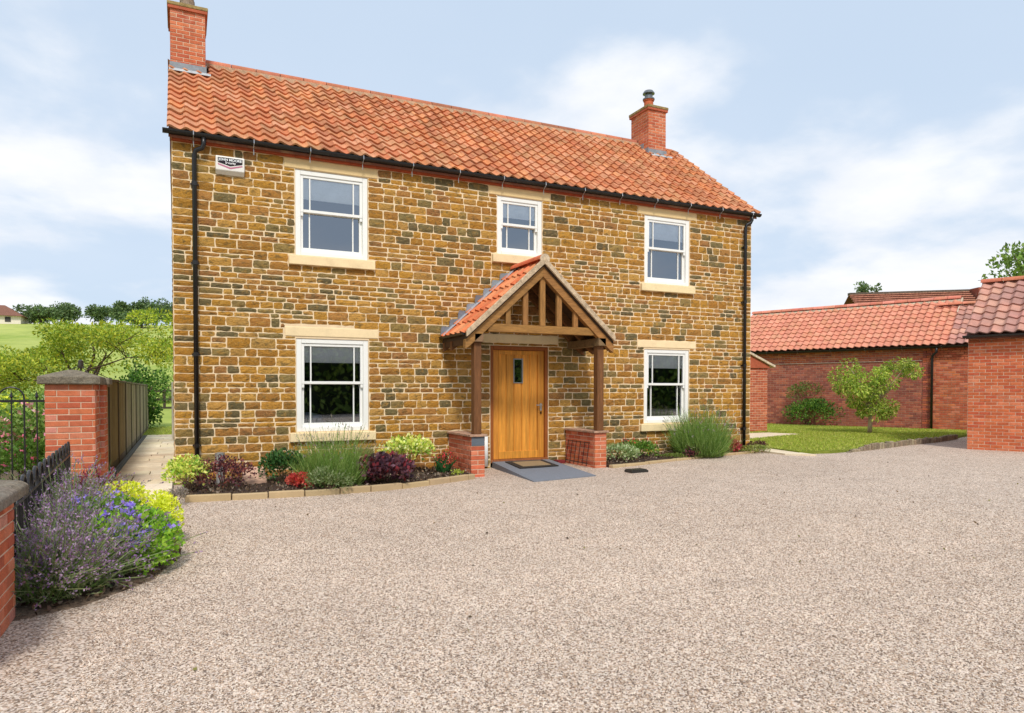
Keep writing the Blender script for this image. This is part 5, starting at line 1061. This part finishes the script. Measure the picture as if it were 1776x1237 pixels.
m = MB(S(60, 52, 44)); m.tube([(-1.95, 5.6, 0), (-1.95, 5.6, 2.05)], 0.02, 6)
for k in range(4): a = k*1.57+0.5; m.tube([(-1.95, 5.6, 1.98), (-1.95+0.75*math.cos(a), 5.6+0.75*math.sin(a), 1.62)], 0.009, 5)
m.lathe([(0.05, 0), (0.055, 0.05), (0.05, 0.16), (0.02, 0.18)], (-1.95, 5.6, 1.92), 10); tag(m.build('washing_line', 'black_plastic'), 'dark rotary washing line post among the golden tree branches', 'washing line')
tree('ivy_shrub', 'dark green ivy clad stump past the end of the fence', 'shrub', (-1.35, 17.2, 0), (-1.35, 17.2, 1.1), crown_centres((-1.4, 17.2, 1.3), (0.75, 0.6, 1.25), 22, 0.2), 150, 0.11, 0.08, [S(58, 92, 34), S(76, 112, 42), S(44, 74, 30), S(98, 132, 52)], 0.12, spread=0.25, flat=1)
for k, (x, y, h, r, lab) in enumerate(((-0.6, 27.5, 1.6, 1.3, 'pale green hedgerow bush beyond the rail fence'), (-3.2, 25.5, 1.0, 1.3, 'low hedgerow bush left of the fence end'), (-5.8, 22.0, 0.9, 1.4, 'rounded hedgerow bush below the golden tree'))):
    tree('hedgerow_bush', lab, 'bush', (x, y, 0), (x, y, h*0.5), crown_centres((x, y, h*0.9), (r, 0.9, h*0.75), 16, 0.2), 130, 0.14, 0.09, [S(128, 150, 70), S(150, 168, 92), S(104, 130, 58)], 0.08, spread=0.36, flat=0.9)
# lawn tree with a drooping crown
TG = [S(140, 158, 60), S(160, 174, 76), S(118, 140, 52), S(176, 182, 90), S(104, 126, 50)]
bx, by_ = 18.63, 2.44
def vw(r_, z, d_=0.0): return (bx+r_*0.9033+d_*0.4289, by_-r_*0.4289+d_*0.9033, z)
cs = [vw(r_, z, random.uniform(-0.6, 0.6)) for r_, z in ((-0.75, 1.9), (-0.45, 2.15), (0.2, 0.8), (-0.2, 0.8), (0.42, 0.85), (0.75, 2.2), (1.15, 2.1), (-0.85, 1.6), (-0.15, 2.0), (0.1, 1.9), (0.4, 2.0), (0.65, 2.15), (0.9, 2.15), (1.1, 2.0), (-0.75, 1.5), (-0.5, 1.45), (-0.2, 1.6), (0.1, 1.55), (0.4, 1.7), (-0.45, 1.15), (-0.2, 1.1), (0.0, 1.0), (0.25, 1.1), (0.35, 0.95), (-0.1, 1.3), (0.15, 1.3), (0.3, 1.4), (-0.6, 1.75), (0.0, 0.85), (-0.3, 1.7), (0.2, 1.8))]+[vw(-0.05, 2.5), vw(-0.02, 2.75), vw(0.02, 2.3)]
tree('lawn_tree', 'small green ornamental tree with drooping crown on the right lawn', 'tree', (bx, by_, 0.14), vw(0.0, 1.25), cs[:-3], 200, 0.095, 0.042, TG, 0.065, S(176, 158, 132), 0.165, 0.9, bend=0.1, droop=1.1)
shrub('wall_bush', 'green bush growing against the barn wall', 'bush', (20.7, 6.3, 0.55), (0.95, 0.9, 0.48), 1900, 0.09, 0.05, [S(70, 104, 40), S(92, 126, 50), S(52, 82, 36), S(112, 140, 60)], 0.15, clumps=34)
shrub('climbing_plant', 'wispy taller green plant trained on the barn wall above the bush', 'plant', (20.75, 6.6, 1.35), (0.75, 0.5, 0.35), 650, 0.08, 0.04, [S(98, 112, 56), S(120, 130, 70), S(84, 98, 50)], 0.15, clumps=16, tight=0.34)
# trees far off
FARG = [S(80, 100, 62), S(98, 118, 74), S(66, 86, 56), S(112, 128, 84)]
tree('ash_tree', 'tall leafy tree rising behind the garage at the right edge', 'tree', (52.9, 13.4, 0), (52.9, 13.4, 5.0), crown_centres((52.9, 13.2, 8.6), (5.2, 4.2, 4.0), 75, 0.4), 150, 0.34, 0.2, [S(96, 120, 56), S(116, 140, 66), S(78, 102, 48), S(134, 154, 84)], 0.4, spread=0.75, flat=0.8)
tree('distant_tree', 'tip of a dark tree just above the far brown roof', 'tree', (45.5, 23.2, 0), (45.5, 23.2, 6), crown_centres((45.5, 23.2, 8.9), (1.0, 0.8, 0.6), 9, 0.2), 40, 0.22, 0.14, FARG, 0.2, spread=0.2, mat='far_leaf')
for lab, x, y, h, w in (('wide flat topped tree beside the bungalow on the hill', -27.5, 168, 5.0, 5.0), ('dark round tree on the hill, second from the bungalow', -23.6, 172, 6.6, 3.2), ('small tree on the hill skyline, third from the bungalow', -16.5, 170, 6.0, 2.2), ('thin leaning tree on the hill skyline', -12.0, 165, 6.4, 1.2), ('slender conifer on the hill skyline', -9.2, 168, 6.8, 0.8), ('biggest dark tree on the hill close to the house corner', -5.2, 168, 8.6, 3.9), ('green tree on the hill touching the house corner', -1.9, 165, 6.2, 3.2), ('pale bush on the hill below the big dark tree', -7.5, 150, 4.2, 3.0)):
    h *= 0.68; z = hill_z(x, y); tree('hill_tree', lab, 'tree', (x, y, z-0.2), (x, y, z+h*0.5), crown_centres((x, y, z+h*0.66), (w, w*0.8, h*0.36), 26, 0.2), 90, 0.5, 0.34, FARG, 0.28, spread=0.75, flat=0.7, mat='far_leaf', group='trees along the hill skyline', bend=0.4)
for lab, x, y, w in (('low wide tree behind the bungalow roof', -37.5, 182, 3.4), ('low tree peeping past the right end of the bungalow', -30.5, 180, 2.4)):
    z = hill_z(x, y); tree('hill_tree', lab, 'tree', (x, y, z-0.2), (x, y, z+1.6), crown_centres((x, y, z+2.4), (w, 2, 1.5), 14, 0.2), 80, 0.5, 0.34, FARG, 0.25, spread=0.7, mat='far_leaf', group='trees along the hill skyline')
hz = hill_z(-35, 165); bg_ = thing('bungalow', 'brown roofed white bungalow on the hill', 'house', (-35, 165, hz))
MB(S(226, 214, 200)).box(-41, -30.2, 163, 171, hz-0.4, hz+1.5).build('wall', 'plain', bg_); m = MB(S(126, 86, 70)); m.add([(-41.6, 162.3, hz+1.45), (-29.6, 162.3, hz+1.45), (-29.6, 171.6, hz+1.45), (-41.6, 171.6, hz+1.45), (-38, 167, hz+4.0), (-33.6, 167, hz+4.0)], [(0, 1, 5, 4), (1, 2, 5), (2, 3, 4, 5), (3, 0, 4), (3, 2, 1, 0)]); m.build('roof', 'far_roof', bg_)
for x in (-36.6, -34.6, -32.4): MB(S(70, 66, 66)).box(x-0.5, x+0.5, 162.93, 163.02, hz+0.2, hz+1.25).build('window', 'plain', bg_)
MB(S(150, 96, 78)).box(-36.6, -36.0, 166.7, 167.3, hz+3.6, hz+4.7).build('chimney', 'plain', bg_)
# tall hedge on the far side of the drive: mirrored in the ground floor panes
hd = thing('boundary_hedge', 'tall green hedge across the drive mirrored in the ground floor windows', 'hedge', (8, -29, 0))
MB(S(40, 52, 28)).box(-20, 42, -30.5, -28.6, 0, 4.6).build('hedge_core', 'far_leaf', hd)
n = 9000; P = np.stack([rng.uniform(-20, 42, n), rng.uniform(-28.7, -28.1, n), rng.uniform(0, 5.2, n)], 1); foliage('foliage', [leaf_arrays(P, 0.42, 0.3, pick([S(96, 118, 48), S(70, 96, 40), S(120, 136, 60)], n), rng.normal(size=(n, 3))*0.6+np.array((0, 0.6, 0.3)))], 'far_leaf', hd)

# ================================================================== GRASS
def blades(name, poly, n, z, h, pal, label):
    xs_ = [p[0] for p in poly]; ys_ = [p[1] for p in poly]; P = []
    while len(P) < n:
        x, y = random.uniform(min(xs_), max(xs_)), random.uniform(min(ys_), max(ys_))
        if in_poly(x, y, poly) and not in_poly(x, y, STEP): P.append((x, y, z))
    P = np.array(P); D = np.concatenate([rng.normal(size=(n, 2))*0.5, np.ones((n, 1))], 1)
    o = foliage(name, [leaf_arrays(P, h, 0.014, pick(pal, n, 0.2), D, None, 0.6)], 'grass_blade', None); tag(o, label, 'grass', kind='stuff')
GP = [S(150, 162, 62), S(170, 178, 80), S(130, 148, 52), S(176, 172, 96)]
blades('grass', LAWN, 60000, LZ-0.005, 0.05, GP, 'short mown grass of the right hand lawn'); blades('grass', [(-1.12, 12.62), (1.0, 12.62), (1.0, 24.4), (-1.4, 24.4)], 5000, 0.028, 0.05, GP, 'short grass of the small side lawn')

n = 90; P = np.stack([rng.uniform(-0.4, 12, n), rng.uniform(-8.6, -1.6, n), np.zeros(n)], 1); P[:, 2] = [drive_z(x)+0.012 for x in P[:, 0]]; P = P[(P[:, 1] < -2.3)]; n = len(P)
tag(foliage('fallen_leaves', [leaf_arrays(P, 0.035, 0.02, pick([S(96, 78, 50), S(72, 58, 44), S(120, 116, 60)], n), np.concatenate([rng.normal(size=(n, 2)), np.full((n, 1), 0.15)], 1))], 'far_leaf', None), 'a few dry leaves scattered over the gravel', 'leaves', kind='stuff')
# things behind the window panes
pw = thing('bed_pillow', 'pale blue pillows behind the left ground floor window', 'pillow', (1.95, 0.5, 0.8)); m = MB(S(150, 164, 190))
m.lathe([(0.05, 0), (0.24, 0.03), (0.30, 0.12), (0.25, 0.22), (0.08, 0.27)], (1.93, 0.55, 0.80), 16); m.build('cushion', 'plain', pw, smooth=True)
ch = thing('armchair', 'dim purple grey armchair behind the right ground floor window', 'chair', (9.1, 0.9, 0.1)); MB(S(112, 92, 104)).box(8.75, 9.6, 0.75, 0.95, 0.5, 1.05).build('backrest', 'plain', ch, bevel=0.05); MB(S(112, 92, 104)).box(8.75, 9.6, 0.951, 1.5, 0.1, 0.5).build('seat', 'plain', ch, bevel=0.04)
